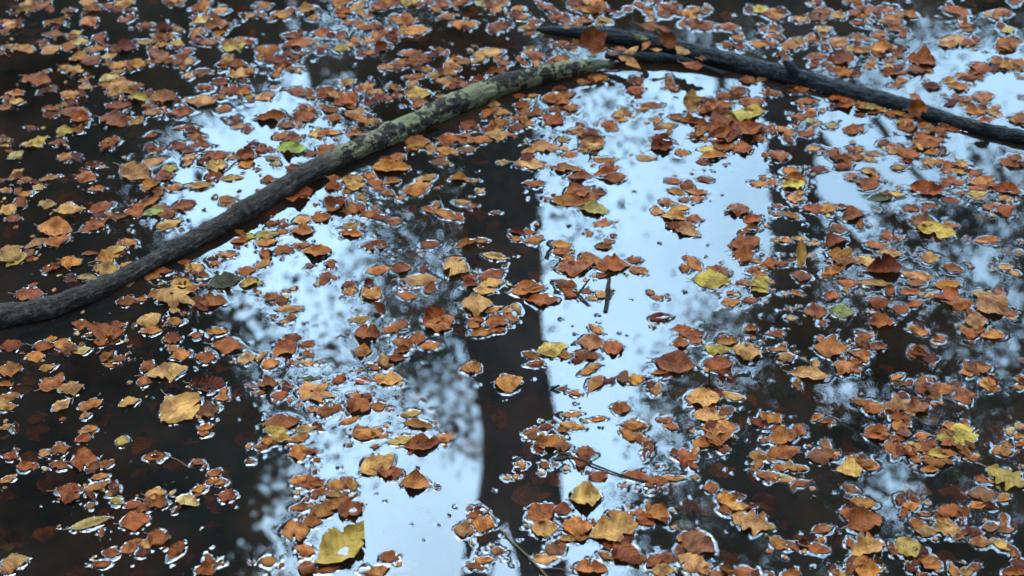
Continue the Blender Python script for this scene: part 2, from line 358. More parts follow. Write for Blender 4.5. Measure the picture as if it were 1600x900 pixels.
# tile origin -> leaves: x0 y0 (stalk) x1 y1 (tip) in 4x tile pixels, colour letter, width*10, flags
LEAVES = {
(0,0): """230 65 310 5 p;215 20 120 30 t;90 90 190 60 t;0 145 110 140 t;385 75 475 60 p;505 165 605 115 o11r;740 120 825 125 r;130 140 310 110 k4s;30 240 290 180 r3s;175 270 290 265 r8s;260 215 415 220 p4;425 220 515 200 y;440 265 550 260 b;260 330 370 290 t8;5 310 100 280 b;100 290 205 325 t;320 125 400 150 p;520 320 655 300 t6;430 370 560 360 t;510 400 630 370 p;380 440 520 460 ta;570 240 670 225 r;700 290 860 300 d8c;840 265 960 270 t4;860 165 960 160 r;960 190 1080 160 dc;1080 180 1150 190 t;965 300 1055 270 t;930 335 1060 340 p8;1065 265 1155 275 t;940 225 1020 230 o;1030 220 1095 235 o;1085 360 1185 350 o;1025 395 1100 385 t;1135 400 1220 385 t;1140 470 1220 475 t8;1215 455 1310 455 p;690 430 800 390 o;800 400 910 410 o;770 435 850 435 ts;640 360 730 340 t;160 490 320 515 r6;620 500 750 480 b;740 480 790 510 o;680 560 845 530 t7;760 575 865 575 p;490 510 560 490 t;490 545 585 545 t;380 580 480 600 t;430 640 560 640 rs;390 610 500 600 o;285 565 340 565 r;50 575 145 590 o;40 640 150 625 t;0 680 80 660 o;0 620 30 600 t;660 665 820 650 r5;805 610 940 625 y;940 620 1100 605 p;1170 635 1355 640 t5;1350 600 1410 620 o;1250 560 1340 550 r;1340 500 1420 530 r;1410 570 1520 560 r9;1065 700 1215 700 r6;1350 690 1450 680 r;1530 620 1600 600 t;310 690 380 690 r;370 710 520 690 p;270 725 360 725 p;440 745 570 740 r;630 740 790 780 r8;740 830 890 850 os;810 780 900 740 t;900 700 1000 700 t;160 800 230 805 r;355 820 460 830 y9;190 895 300 860 y6;0 890 70 870 t;345 885 415 885 r;640 885 720 890 o;905 850 985 845 r;1090 800 1210 790 r3;1170 840 1260 870 r;1430 805 1555 780 t4;1190 190 1270 200 o;1185 115 1260 110 r;1210 150 1310 110 b;1275 175 1440 150 p;1330 215 1420 200 o;1250 270 1360 260 p;1335 70 1430 65 t8;1235 40 1320 20 o;1395 300 1535 280 y;1460 260 1540 250 t;1405 350 1450 390 t;1420 400 1550 410 r;1430 470 1560 470 t;500 10 600 15 t;530 60 630 55 o;720 35 830 5 t;650 40 720 50 r;780 70 850 60 p;910 10 1000 15 rs;1060 0 1160 5 t;1460 60 1590 50 rs;1530 110 1600 90 o;0 210 70 190 r;0 350 15 310 r;380 290 480 300 r""",
(400,0): """0 45 100 30 o;15 90 60 110 o;100 95 220 95 o;260 70 375 50 t8;330 120 390 100 o;355 215 460 200 r7;170 225 280 225 r;180 280 360 265 r5;0 320 140 320 o;0 350 60 350 o;40 385 200 375 d5;215 340 270 360 r;190 425 260 430 r;80 475 150 475 t;0 620 115 590 t;195 560 370 590 p5;370 565 500 570 r;380 600 480 610 r;495 650 630 600 r9;0 745 190 730 r6;235 760 355 690 r9;140 780 250 795 p;330 845 430 830 y9;430 825 520 835 o;165 870 285 865 p;410 690 520 690 r;560 730 680 700 t;450 745 550 745 r;670 650 760 630 d;640 540 735 540 o;700 585 765 565 t;530 540 620 500 t6c;810 550 920 560 p;800 615 860 620 o;860 600 920 600 o;935 590 1095 590 y7;975 630 1070 635 p;970 665 1050 660 r;1130 610 1200 605 o;680 770 750 755 t;570 845 680 840 p;630 765 700 740 o;470 10 580 20 o;490 75 600 70 r;500 100 570 105 o;585 70 690 10 t4;640 60 685 110 t5;720 40 820 60 p7;760 5 860 20 o;850 20 910 10 r;910 15 1005 20 y9;1040 15 1110 20 p;1120 20 1215 40 r;1215 25 1300 30 p;1165 85 1235 120 o;1200 150 1330 160 o7;1310 160 1390 150 o;1255 75 1400 75 os;1375 20 1450 30 y;1445 40 1570 10 t;1460 70 1550 60 t;1560 85 1600 90 o;1450 160 1580 180 r7;1325 385 1435 380 b6;1370 340 1540 320 t6;1510 395 1590 395 p;850 130 1015 130 o6;910 210 1080 180 o6;720 180 800 170 o;760 205 830 190 r;830 200 900 205 p;840 255 900 255 r;655 265 745 245 o;740 300 850 295 rc;745 260 775 235 r;580 145 690 140 p6;510 240 570 235 o;490 310 580 300 y8;560 275 630 285 t;390 295 460 290 p;580 380 675 390 rs;670 330 740 330 o;900 340 1040 340 r6;1100 325 1190 320 r6;955 270 1025 272 rs;950 375 1100 385 p;970 420 1040 410 p;860 400 970 395 o;760 425 850 415 o;840 420 890 435 o;1015 440 1105 435 o7;1170 405 1275 415 t;1135 440 1250 465 o;1090 475 1155 465 y8;1115 505 1255 515 t6;925 480 1060 480 r4;950 545 1010 510 t;1250 520 1340 540 p;1350 500 1435 485 rc;1430 465 1560 455 r;1435 695 1600 710 t5;1450 660 1530 660 t;1280 780 1390 800 r8c;1430 850 1600 845 t6;1410 820 1520 810 r;1500 770 1590 770 p;1060 830 1150 815 rs;1140 870 1290 870 r;930 890 1090 890 o;1350 875 1480 880 o;1270 850 1360 860 o""",
(800,0): """0 60 70 50 o;20 120 100 100 o;80 160 150 170 o;175 50 255 40 r;240 110 330 105 r;290 130 370 130 p;340 20 450 10 r;470 20 600 30 o;400 140 515 130 r;405 40 480 60 r;525 105 625 145 y5;480 75 570 80 o;570 75 655 85 p;700 55 755 60 r;790 45 850 50 r;835 5 895 5 o;900 90 1010 90 p;850 120 925 110 tc;950 40 1020 35 p;1055 90 1145 80 o8;1055 145 1150 135 p;1165 80 1230 75 r;1145 170 1265 150 r7;1280 165 1420 175 r5;1290 90 1400 95 os;1500 70 1600 55 y;1550 190 1600 180 o;320 175 375 170 tL;415 290 595 220 r8Lu;500 345 590 300 oL;600 330 660 345 rL;640 310 720 310 rL;705 340 790 300 t5L;770 225 850 260 kL;815 310 855 260 o5L;670 350 800 430 t4L;875 310 940 315 tL;930 210 1040 300 r7Lu;800 155 930 175 rL;910 175 980 190 rL;1020 300 1110 340 tL;1060 395 1190 430 r7L;1160 365 1215 370 rL;1370 220 1455 260 o;1300 270 1380 300 r;1480 265 1600 290 o6;1400 290 1460 300 o;245 285 330 275 r;325 290 410 300 r;90 350 200 355 r;50 395 110 400 r;240 370 350 365 o;80 205 155 210 p;400 510 490 525 t;480 490 590 480 o;740 495 820 495 r;720 570 830 565 r;795 660 950 655 r4;190 620 350 590 o6;100 600 165 600 o;0 600 90 600 r;10 660 110 660 r;30 700 150 720 p7;0 780 95 800 r7;0 735 60 740 r;330 680 415 680 o8;270 650 350 640 o;200 720 320 780 r8;350 560 430 560 rs;360 810 440 830 o;430 820 540 840 p8;290 880 360 870 t;440 880 540 885 o;640 750 730 750 o;560 780 660 785 r;690 715 750 710 r;890 790 1025 785 t5;865 755 915 750 p;1030 750 1180 765 r5;870 870 1000 885 d7c;1120 690 1125 555 t8u;1180 660 1250 650 r;1145 700 1240 700 o;1270 610 1390 600 r;1375 570 1470 570 r;1260 670 1380 650 r;1420 640 1580 650 o;1440 700 1580 700 y;1560 590 1600 575 o;1420 500 1520 510 p;1530 510 1600 480 t;890 490 950 500 os;950 525 1020 520 p;1310 790 1470 770 r7;1360 830 1490 800 r;1220 870 1410 850 d6c;1215 810 1280 800 o;1110 850 1160 830 o;1170 870 1230 870 o;1340 740 1370 700 g;1380 720 1520 750 y;1500 860 1590 870 o;1250 735 1310 740 o;1550 800 1600 830 o;1240 760 1420 730 r8c;1330 870 1240 780 r7c;1180 700 1310 640 o7c;1440 860 1560 790 r8c;1100 760 1240 800 r6c""",
(1200,0): """0 60 70 75 t;0 110 100 100 t;140 120 240 125 t;250 100 340 125 r;300 70 400 75 r;390 95 490 105 t;250 20 300 25 t;300 190 400 180 t;470 5 590 5 r;550 40 620 60 r;610 60 710 60 p;710 70 790 60 o;720 95 820 120 o;560 105 620 100 o;820 70 945 110 o6c;1090 55 1260 85 r5;1350 95 1410 85 t;1410 80 1530 80 r;1500 5 1590 10 r;1190 165 1275 155 r;1455 195 1540 185 y;1075 285 1220 245 t6;1215 255 1310 270 r;1420 300 1520 290 o8;1480 240 1590 260 r6;1450 255 1520 320 r;520 140 600 150 r;0 195 50 190 o;0 280 60 270 r;20 225 100 235 p;80 290 200 290 p7;140 240 250 270 t;270 260 340 260 r;385 270 500 250 t;490 310 560 300 t;530 325 640 325 t;650 225 740 210 p;740 190 850 170 p;510 230 600 225 p;590 240 650 250 p;640 300 800 305 o;760 325 830 325 d;330 300 390 310 r;240 360 370 350 r6;370 380 530 355 d7c;330 400 400 410 r;45 345 110 350 p;600 415 670 410 o;720 380 790 380 p;410 455 530 460 r;710 460 835 460 r5;780 530 850 540 p;880 360 1040 400 r8c;875 445 985 430 p8;970 540 1080 545 d;1120 540 1250 550 o7;1260 410 1390 430 r;1200 480 1300 490 r;1290 440 1370 460 r;1430 400 1550 430 o;1550 435 1600 430 r;1440 390 1490 395 o;1265 605 1405 605 p7;1145 620 1215 620 p;1190 655 1240 650 o;1210 680 1360 710 o5c;1350 690 1410 700 t;1225 640 1280 650 d;1305 760 1420 755 r6L;1560 485 1600 480 o;1560 605 1600 605 p;1550 720 1600 720 r;1500 755 1580 750 t;1570 770 1600 780 g;880 595 970 620 rL;870 700 1000 690 r9Lu;380 620 520 610 r8;420 670 530 650 r8;530 620 625 630 r;550 590 610 600 o;580 680 730 660 b;535 715 620 725 r5;620 710 700 705 r4;760 710 860 690 o;810 800 930 795 r;840 760 910 760 o;930 790 1020 785 o6;1030 815 1130 810 r;1110 800 1220 810 r;900 890 1080 880 r6;470 825 600 810 r6;180 830 290 840 r6;60 790 160 860 o6;350 790 440 780 b;140 735 240 730 r;240 690 300 690 o;330 695 360 695 o;230 760 300 755 b;170 640 300 635 r5;120 530 185 510 tc;160 560 270 555 r;270 560 310 555 t;0 580 90 590 o;150 780 200 790 r;0 800 20 790 r""",
(0,225): """0 15 55 5 t;135 15 270 5 y;40 95 150 50 b6;340 10 400 0 r;360 80 455 85 o7;630 15 700 5 o;955 40 1030 25 r6;1065 25 1160 5 r8;1185 20 1245 10 r;1140 95 1240 75 t6;1230 50 1290 30 d2;865 140 1050 90 t4;1020 150 1110 160 y7;750 135 945 230 t7;530 140 630 120 r6c;480 200 600 220 r8;490 160 560 170 d;250 220 375 205 t4;350 220 480 195 os;45 215 135 205 o;120 225 200 220 o;80 180 150 160 t;0 300 80 290 o5;110 320 200 310 o;205 270 270 280 b9;0 240 30 220 r;110 260 210 250 ds;955 215 1100 200 p6;890 290 990 240 o8;1040 280 1150 270 o5;970 280 1035 275 p6;1160 265 1340 260 t4;1250 100 1310 130 d8c;1290 150 1415 130 t9;1310 80 1420 75 r6;1290 215 1380 200 r9c;1385 220 1520 210 t3;1475 90 1585 60 r8c;1490 140 1590 120 o8;550 290 660 275 o6;340 340 530 340 r7s;355 410 540 405 t6;560 420 710 375 r6;500 430 580 360 rs;865 400 990 335 o5;900 450 1040 400 g5;1070 410 1225 370 r6;690 460 800 440 r6;660 430 710 450 o;810 400 880 450 r9;985 525 1130 480 t5;990 450 1100 430 r;1360 350 1480 350 o5;1420 380 1495 400 t7;250 370 350 385 t8;240 450 330 470 rs;380 480 480 470 rs;250 510 440 550 o7;270 630 445 590 o5;500 555 660 470 r6;560 490 660 530 r6;550 560 640 555 rs;90 360 165 390 p8;40 470 150 470 p7;0 430 110 400 t9;0 370 20 355 o;150 650 300 600 t5;0 660 160 640 t4;0 740 130 670 t9;40 780 170 690 y5;150 720 230 715 r;510 680 620 690 r4;600 730 760 680 o7;650 680 790 650 t6;750 610 860 620 o5;385 740 510 750 o8;380 820 470 810 rs;265 800 380 760 r6;590 780 750 790 t7;465 840 610 840 b4;750 760 860 750 o5;180 890 240 870 r;1110 740 1200 735 r6;1170 770 1275 780 t9;960 800 1080 790 r6;1070 870 1190 840 d8;1080 880 1200 890 t;1230 820 1310 825 r6;1350 690 1480 695 t4;1310 745 1380 750 o6;1300 880 1520 840 k7;1510 890 1600 850 y7;1490 800 1600 790 r7;1440 610 1560 590 r5;1520 570 1600 590 y;740 870 840 870 t;1240 880 1300 885 r""",
(400,225): """0 20 75 50 r7;120 30 325 40 g7;310 70 380 50 r;385 30 510 20 r6;95 115 150 135 y;195 150 270 150 r7;25 225 125 225 r7;0 165 20 160 t;0 300 50 295 r;150 350 350 300 r8c;445 215 520 220 rL;440 260 535 280 r9;545 220 670 230 t10;560 270 680 260 t;620 330 700 335 t7;740 150 960 150 o6;670 190 760 210 o;800 240 910 230 p6;690 240 800 250 r;920 300 1100 260 o6;1010 230 1120 200 t5;830 90 945 80 o7;930 30 1060 15 y4;1060 20 1130 25 t;1130 40 1260 50 o6;1100 110 1210 120 p6;1260 40 1370 30 p;1340 100 1450 115 r5s;1510 110 1575 120 t;1170 225 1230 225 ts;1210 225 1320 215 o7;1310 235 1400 225 t4;780 300 870 320 o7;870 340 940 335 o5;450 430 550 350 r7c;540 430 680 380 o7;530 470 690 450 rs;350 480 470 440 r7;430 370 500 350 t;650 440 780 430 o5;720 460 840 460 d5;810 480 920 490 p7;715 400 775 390 r;530 520 640 500 t5;540 555 660 570 o6;220 540 350 560 o8;230 490 340 470 t7;140 520 220 500 r4;0 580 150 560 y5;130 550 200 550 o6;0 620 130 620 o5;115 670 230 660 r8;220 640 340 630 o5;0 780 90 710 t5;300 670 470 680 o6;400 880 450 800 r6;450 730 480 780 r;310 765 360 765 r;340 750 470 720 rs;0 860 45 880 y6;55 510 150 490 r5;130 460 240 440 rs;670 640 825 635 r6c;1030 630 1150 625 r6;1250 640 1380 610 o5;1360 600 1450 610 p6;1415 690 1575 715 t4;940 700 1040 690 os;1175 730 1290 715 t4;1180 760 1330 800 t9;1280 700 1340 690 rs;1150 830 1240 820 os;685 800 840 780 o5;850 780 970 780 r8;910 850 1130 850 t5;1280 830 1380 840 r7;1390 840 1550 800 r5;1390 890 1560 860 t5;1290 890 1380 870 r7;670 890 740 850 dcu;1110 410 1150 360 t;1100 400 1265 470 o4;1230 360 1340 370 t5;1320 400 1390 390 p;1350 430 1450 450 r8s;1465 430 1530 430 r5;1370 290 1430 300 t7;1580 570 1600 590 r;1130 540 1320 540 r9s;470 620 580 590 rs;700 520 860 530 gs;540 890 620 870 r;560 840 620 850 ps;1500 700 1600 660 rs""",
(800,225): """120 5 300 30 t7;60 60 160 30 o6;320 70 410 60 o6;310 20 340 40 t;415 40 460 30 o;450 15 565 20 t7;480 50 540 70 d;780 90 895 90 t5;870 20 1000 20 d8c;1020 50 1105 60 o8;1160 40 1300 30 y6;1300 30 1380 20 r8;1380 30 1500 30 r9;1180 85 1340 80 o4;1560 70 1600 80 r;20 120 220 140 t5;270 160 380 150 p8;365 165 460 165 t5;230 140 280 150 p;340 210 500 200 p5;500 90 600 110 r5;555 150 660 150 r7;510 200 650 180 r5;580 230 720 215 r5;570 215 690 200 d3;70 250 200 250 o5;180 290 290 280 ps;330 320 490 280 r7c;250 355 465 370 o4c;430 340 540 340 p7;415 400 600 425 b5;270 400 420 430 ds;960 230 1055 235 r7;1150 225 1270 225 r5;970 280 1080 320 o5;1080 300 1230 300 o4;1110 350 1200 340 o5;915 370 1020 370 o6;1000 400 1105 400 o5;870 430 950 420 o9;935 450 1085 470 t6;1080 470 1190 470 r5;1000 500 1165 580 t6;1040 350 1110 350 p;525 495 625 495 o7;455 560 510 560 o8;610 580 645 580 r7;520 640 620 650 p5;570 620 630 610 r;250 620 370 640 o6;260 680 375 670 r6;320 700 405 740 o5;420 730 510 690 o6;480 740 565 720 o4;280 780 490 770 p7;350 790 460 800 r8;520 770 745 760 r6;720 730 810 720 r8;730 790 855 790 o6;520 830 600 820 r;20 890 190 890 r5;270 870 400 890 r7;0 590 60 600 o8;50 550 160 550 r5;80 610 195 590 o6;30 650 130 670 ts;1100 700 1185 800 o6;1060 710 1110 720 r;1140 860 1365 850 y7;1240 800 1330 770 r6;1290 800 1360 810 p;1350 410 1480 420 p9;1450 480 1560 460 r7;1450 540 1550 530 o6;1490 250 1600 250 o5;1550 210 1600 220 o8;1370 640 1545 610 r7;1380 690 1510 710 r9c;1490 730 1575 740 t4;1530 760 1600 780 o5;1500 820 1600 810 o5;1500 890 1600 850 y10;1400 870 1490 860 p""",
(1200,225): """0 80 130 75 o7;240 30 320 30 t8;90 170 190 170 o9;90 210 245 230 r5c;85 265 230 260 y6;110 340 220 340 t8;250 150 375 170 d5;0 240 60 240 o10;400 90 520 110 o5;420 150 530 130 r5;500 70 605 90 r7;540 25 600 40 o;600 60 715 60 t4;580 170 690 180 t7;500 200 560 200 o6;550 230 690 270 r7;640 350 780 330 k5;690 310 780 320 r4;760 310 850 320 t4;770 145 865 150 t6;730 20 830 10 o4;800 50 960 80 r6;890 0 1080 10 r5;960 110 1060 120 t9;980 60 1080 50 o5;1100 120 1180 140 r7;1150 170 1250 180 t5;1250 190 1330 180 r6;1260 250 1400 210 o5;1250 280 1380 270 r4;1250 320 1370 320 y5;1260 350 1360 350 t4;1405 280 1575 300 r5c;1430 340 1530 350 t7;1450 110 1570 140 r7;1500 90 1600 100 p7;1070 250 1145 260 r7;1150 245 1230 250 r7;890 270 1090 310 r5c;1085 350 1200 360 r5;850 410 950 410 r4;960 385 1070 390 r4;1180 310 1240 300 o;895 480 1045 490 p7;935 520 1170 580 y6;1100 510 1190 520 p5;1280 600 1450 605 o4;1330 400 1420 390 p7;1420 420 1545 420 r9;840 570 930 590 os;750 590 830 600 r7;610 630 750 640 o5;690 670 850 700 t5;960 700 1070 720 t10;1100 760 1220 800 r5;1440 770 1530 770 t5;1510 800 1570 820 t8;1540 680 1600 690 o8;1560 610 1600 620 r;210 400 350 410 r7;320 420 430 390 o6;430 390 500 400 r6;460 470 600 430 p7;20 380 110 400 r3;30 440 90 440 o6;90 430 200 470 o4;360 530 500 540 r5;360 640 490 590 r8;380 680 545 740 o9;400 780 480 770 o8;160 590 240 600 t6;60 610 160 600 o5;240 620 330 620 t5;20 600 80 600 t;200 770 210 590 t3cu;130 730 180 730 r;50 760 130 750 r6;0 760 40 780 o8;150 810 270 840 p7;240 700 330 700 os;550 730 710 750 t6;620 790 830 780 d6c;830 810 1030 840 t4;860 870 990 870 p5;360 830 510 830 os;560 870 780 880 t3;430 870 560 870 r5;1050 890 1200 870 o5;0 860 40 870 t;330 820 400 830 r""",
(0,450): """90 40 280 40 r7;0 375 150 350 r7;120 310 320 230 r3s;730 80 840 90 r8;680 130 760 140 rs;850 75 920 70 o;920 50 1020 30 r5;970 20 1225 120 tm;1060 150 1130 150 t;1050 210 1150 210 o7;860 230 1005 180 t8;860 280 1020 260 o5;1230 60 1300 150 d6;1240 70 1420 95 r6c;1290 280 1420 270 o5;1330 360 1520 380 r6;1020 320 1130 320 r8;1180 300 1270 290 r6;1070 440 1190 400 o8;1050 380 1130 380 t;1220 430 1350 440 r8;1310 500 1450 500 rs;1480 460 1600 430 t7;445 220 570 240 r8;640 370 700 210 r8c;590 350 680 330 r8;660 280 770 300 r9;510 310 650 290 r5;340 350 470 360 o7;450 400 570 380 b6;210 360 340 370 r7;290 320 360 320 o;165 430 280 430 o8;110 450 190 450 ts;250 510 350 490 o6;0 460 60 450 ts;0 520 140 510 o8;110 520 230 510 rs;100 580 250 580 rs;0 600 80 610 o6;60 640 205 630 rs;260 640 395 560 r7;355 640 530 630 t7;330 770 440 700 t7;0 690 120 670 o6;0 750 110 740 o6;490 760 640 710 o5;500 820 570 780 t5;740 740 870 690 t6;850 620 960 730 ks;650 440 720 460 t7;700 440 790 440 r6;710 510 780 470 rs;780 310 920 350 rs;900 470 960 520 r9;920 550 1170 510 t5;860 580 950 590 o8;1190 600 1400 600 d5c;1040 680 1200 830 t9;1230 780 1370 750 p9;1340 690 1430 690 o6;1230 890 1330 860 o8;0 880 70 860 o6;510 890 580 890 r;170 830 300 790 rs;560 840 690 800 rs;1560 610 1600 610 r;1570 660 1600 650 r;200 880 310 880 rs""",
(400,450): """40 60 165 60 r5;150 35 215 15 t3;130 130 300 135 t4;85 185 140 180 r5;150 215 200 210 o5;105 430 245 340 r6;285 340 370 360 r6;295 415 370 420 r5;220 470 280 470 o4;280 470 375 470 t5;35 480 145 470 o8;0 440 70 410 t5;540 20 635 30 o6;670 20 770 60 t9;680 60 770 80 r3;730 80 810 160 d5cu;880 35 1010 60 r5;590 200 710 190 t5;615 290 780 290 r10;620 390 720 400 o11;790 270 945 240 r5;890 260 950 240 d5;1055 230 1170 120 r7cu;1060 260 1240 200 o7;1150 220 1230 190 o7;960 320 1055 320 r10;850 340 960 330 o8;1030 370 1150 350 o6;860 400 960 390 r6;810 440 940 440 r5;790 480 850 490 o8;740 560 920 580 t7;700 480 770 510 o5;870 520 940 510 ps;605 565 720 590 r5c;470 600 560 550 r7;240 640 500 680 tm;280 560 390 570 k4;0 610 130 600 p8;90 680 200 660 r8;170 610 240 620 r5;380 770 510 770 r7;310 750 380 770 o5;570 720 710 770 r9;580 670 700 690 o4;525 850 640 810 o4;730 750 810 730 r9;900 790 1030 780 t5;930 840 1105 870 o4;60 860 280 830 r6;50 890 200 890 y4;240 890 380 870 t4;610 890 700 890 o5;710 890 800 890 o5;1285 110 1480 110 t8;1360 20 1500 30 t5;1430 160 1550 110 o4;1535 150 1600 140 t10;1340 200 1430 200 r9;1440 230 1570 210 o8;1340 280 1480 280 o5;1450 270 1560 260 r5;1430 360 1500 300 rs;1285 505 1410 500 o8;1495 615 1670 585 o10I;0 660 60 650 r""",
(800,450): """0 30 200 0 r6;100 70 280 80 r6;330 20 405 60 r7;520 20 605 60 t8;470 70 520 60 t;430 20 500 20 r;0 100 50 150 t5;840 30 895 30 o8;870 65 950 55 r5;860 190 985 180 d5c;475 230 570 290 o4;1310 95 1425 90 o6;1440 75 1540 80 r5;1330 30 1400 30 p5;1500 20 1600 20 y7;155 410 345 370 y6;290 420 380 430 o6;415 340 575 350 p9;390 420 555 430 r6;370 460 440 450 d;570 370 700 380 r10;470 500 560 480 t6;85 480 205 470 r5;480 660 560 540 o5;990 260 1120 250 r5;1050 290 1200 290 r5;1010 350 1110 350 r9;1110 340 1190 330 r7;1200 380 1370 390 y7;1280 330 1420 340 o7;1370 400 1560 420 t7;1420 370 1550 390 r5;1450 260 1540 260 o8;885 450 1155 510 r7;880 530 980 530 o5;1200 480 1380 475 r7;720 575 830 575 o9;865 640 940 650 o9;630 750 740 750 r9;350 650 445 670 o4;285 630 350 630 r5;1100 690 1290 700 t8;1290 660 1460 690 t4;1140 800 1340 800 t6;960 680 1110 620 rs;1020 580 1180 600 rs;1200 880 1400 880 o7;690 860 840 860 r6;900 790 1000 790 ts;910 830 960 830 r;940 840 1010 820 r;300 790 440 790 o3;480 820 590 820 o4;300 850 460 880 t4;180 870 260 870 d6;110 890 180 890 o6;280 890 350 890 r;0 700 175 680 ds;1560 770 1600 850 o;1070 870 1180 850 rs;1570 380 1600 400 r""",
(1200,450): """140 30 220 40 o5;350 60 450 40 r8;110 120 140 140 p;110 190 170 190 t7;220 150 370 150 r8;370 130 560 170 g6;630 90 770 110 r8;770 130 880 130 r7;865 110 975 90 r6;1110 100 1280 110 r6;1040 60 1190 30 r7;820 20 960 30 r5;970 50 1050 40 t5;1280 40 1420 50 t5;1310 150 1475 90 t8;1225 220 1370 210 t9;1460 150 1570 160 r6;1210 280 1320 290 r9;1330 300 1480 300 o5;1480 20 1400 40 p5;640 220 790 220 r8;920 280 1010 280 o8;1030 320 1110 320 o7;290 380 500 370 o9;550 280 650 310 r5;620 370 740 370 p7;550 310 640 380 r6;490 400 650 420 r5;410 480 545 520 o10;500 470 590 460 r6;135 530 385 550 t5;0 390 130 380 o4;60 440 170 430 t8;0 290 90 280 r5;0 650 190 650 k10s;0 790 80 850 o8;0 890 140 890 r4;150 870 240 880 r7;330 840 420 830 r5;450 800 600 780 ks;580 720 730 770 o7;760 740 880 720 t10;870 770 1000 730 p8;890 380 1000 390 r5;950 435 1070 440 d7;905 600 970 610 t6;920 640 1000 640 r9;1010 630 1190 630 o6;1000 680 1080 690 o5;1150 690 1290 660 r9;1375 630 1460 640 o7;1200 530 1300 530 o8;1270 510 1395 500 o8;1530 610 1600 630 o6;1560 450 1600 440 r8;780 600 850 600 k6;945 840 1085 800 t5s;760 810 870 810 r8;770 860 890 870 o8;610 890 750 880 r5;1080 860 1190 860 o5;1130 890 1290 890 y6;1540 850 1600 870 t8;1490 890 1540 880 b;330 200 360 250 r;700 470 780 540 rs;820 260 960 220 rs;20 740 130 760 rs;300 780 400 750 rs;1180 420 1260 480 rs""",
(0,675): """0 40 60 20 ts;470 50 570 40 r7;720 60 810 60 y9;1140 60 1270 40 os;1240 10 1310 10 o;900 160 1040 150 r5c;1200 180 1280 200 o5;15 150 120 160 r7;110 160 280 150 rs;250 120 310 140 t8;310 130 440 90 r7;310 200 430 220 r6;110 220 210 210 r8;0 320 100 270 o5;435 185 615 180 r9;610 220 720 180 r6;340 370 530 350 r4;380 400 500 420 r9;530 370 680 310 o5;570 290 680 280 o5;670 340 750 330 r8;660 400 720 370 o;690 420 780 450 b6;530 470 600 450 p8;610 500 790 500 rs;440 600 700 540 b3;755 570 940 540 r7;780 470 890 440 r6;910 400 1040 380 t7;900 430 1050 460 r7;1100 420 1250 450 b7;1200 370 1290 350 o6;1290 270 1390 240 r6;1290 320 1370 300 o6;1290 440 1400 250 rs;1370 400 1480 400 r9;930 650 1065 690 r10;1050 800 1150 680 r5c;870 680 940 730 t6;760 750 865 690 o6;640 750 755 760 r7;580 830 690 820 r6;0 830 190 800 t6;0 870 100 850 t8;0 720 90 720 ts;1220 870 1350 870 r9;1290 760 1320 830 r5;1530 190 1600 180 r5;240 330 390 330 rs;0 410 80 400 rs;0 600 30 640 rs""",
(400,675): """90 20 230 60 y6;0 100 90 80 r6;30 60 130 70 o5;200 60 340 20 o5;205 150 330 110 o10;610 20 780 20 o5;760 30 830 20 o5;825 60 1010 40 y4;930 90 1150 60 r6;1130 40 1240 40 o7;720 90 770 90 r;660 260 860 150 t7;760 240 920 270 r7;900 310 1090 340 o9;570 340 645 330 t10;440 330 570 340 o8;280 330 420 310 r6;350 380 450 370 r5;500 430 590 410 r5;430 430 520 460 r5;520 480 665 500 r9c;355 470 475 520 o8;210 480 350 460 r4;290 560 415 560 r8;165 630 330 610 o10;250 730 370 750 o8;20 800 130 810 o7;370 850 680 610 y5c;270 850 370 860 r9;370 880 530 840 r3;780 770 890 790 r8;700 890 820 850 o6;1240 610 1370 620 t10;1340 550 1500 590 o8;1320 520 1400 520 r;1470 740 1560 750 p7;1370 810 1480 790 o5;1550 290 1600 290 t5""",
(800,675): """90 30 180 30 p7;150 70 320 60 o7;250 90 370 100 r6;20 200 90 200 t7;0 280 40 290 t;250 180 370 130 k4;380 160 490 200 t4;400 130 520 140 r;0 410 250 380 os;120 250 220 330 rs;200 300 400 290 os;495 300 590 250 r7;710 270 860 290 r4;840 310 970 310 r6;920 290 1090 290 o3;1030 150 1160 160 r8;1130 70 1240 80 o8;1210 40 1380 20 o7;1270 100 1370 110 r6;1120 280 1170 290 t8;1240 240 1390 230 rs;1190 350 1290 350 r9;1290 390 1400 460 o8;1290 490 1400 490 r7;1400 480 1480 480 t6;1380 530 1600 600 ta;375 420 545 400 y11;100 540 260 470 r8;120 600 290 600 t9;260 490 370 480 r9;320 600 500 600 o8;490 660 780 570 t6;590 510 690 520 o7;710 480 830 490 rs;780 520 890 580 r8;830 500 980 530 o8;1020 440 1180 470 os;1080 470 1120 520 os;820 380 1000 430 ds;210 740 335 710 p8;130 790 290 790 t5;420 720 540 720 os;1070 640 1260 760 p8;640 680 790 840 r6;890 780 1040 800 r6;1040 780 1210 850 t8;870 870 1030 860 t6;400 850 600 860 o8;680 890 850 870 rs;590 780 660 830 ps;270 800 470 830 os;1000 590 1120 570 gs;1480 150 1590 150 o9;1540 250 1600 290 p8;1550 50 1600 60 r8;1370 880 1520 860 r6;1230 890 1330 890 p;1260 760 1420 790 rs;700 10 840 60 o5;780 650 870 680 ks;300 660 400 680 t;170 190 230 230 r;510 340 600 370 rs;860 60 830 180 d3c""",
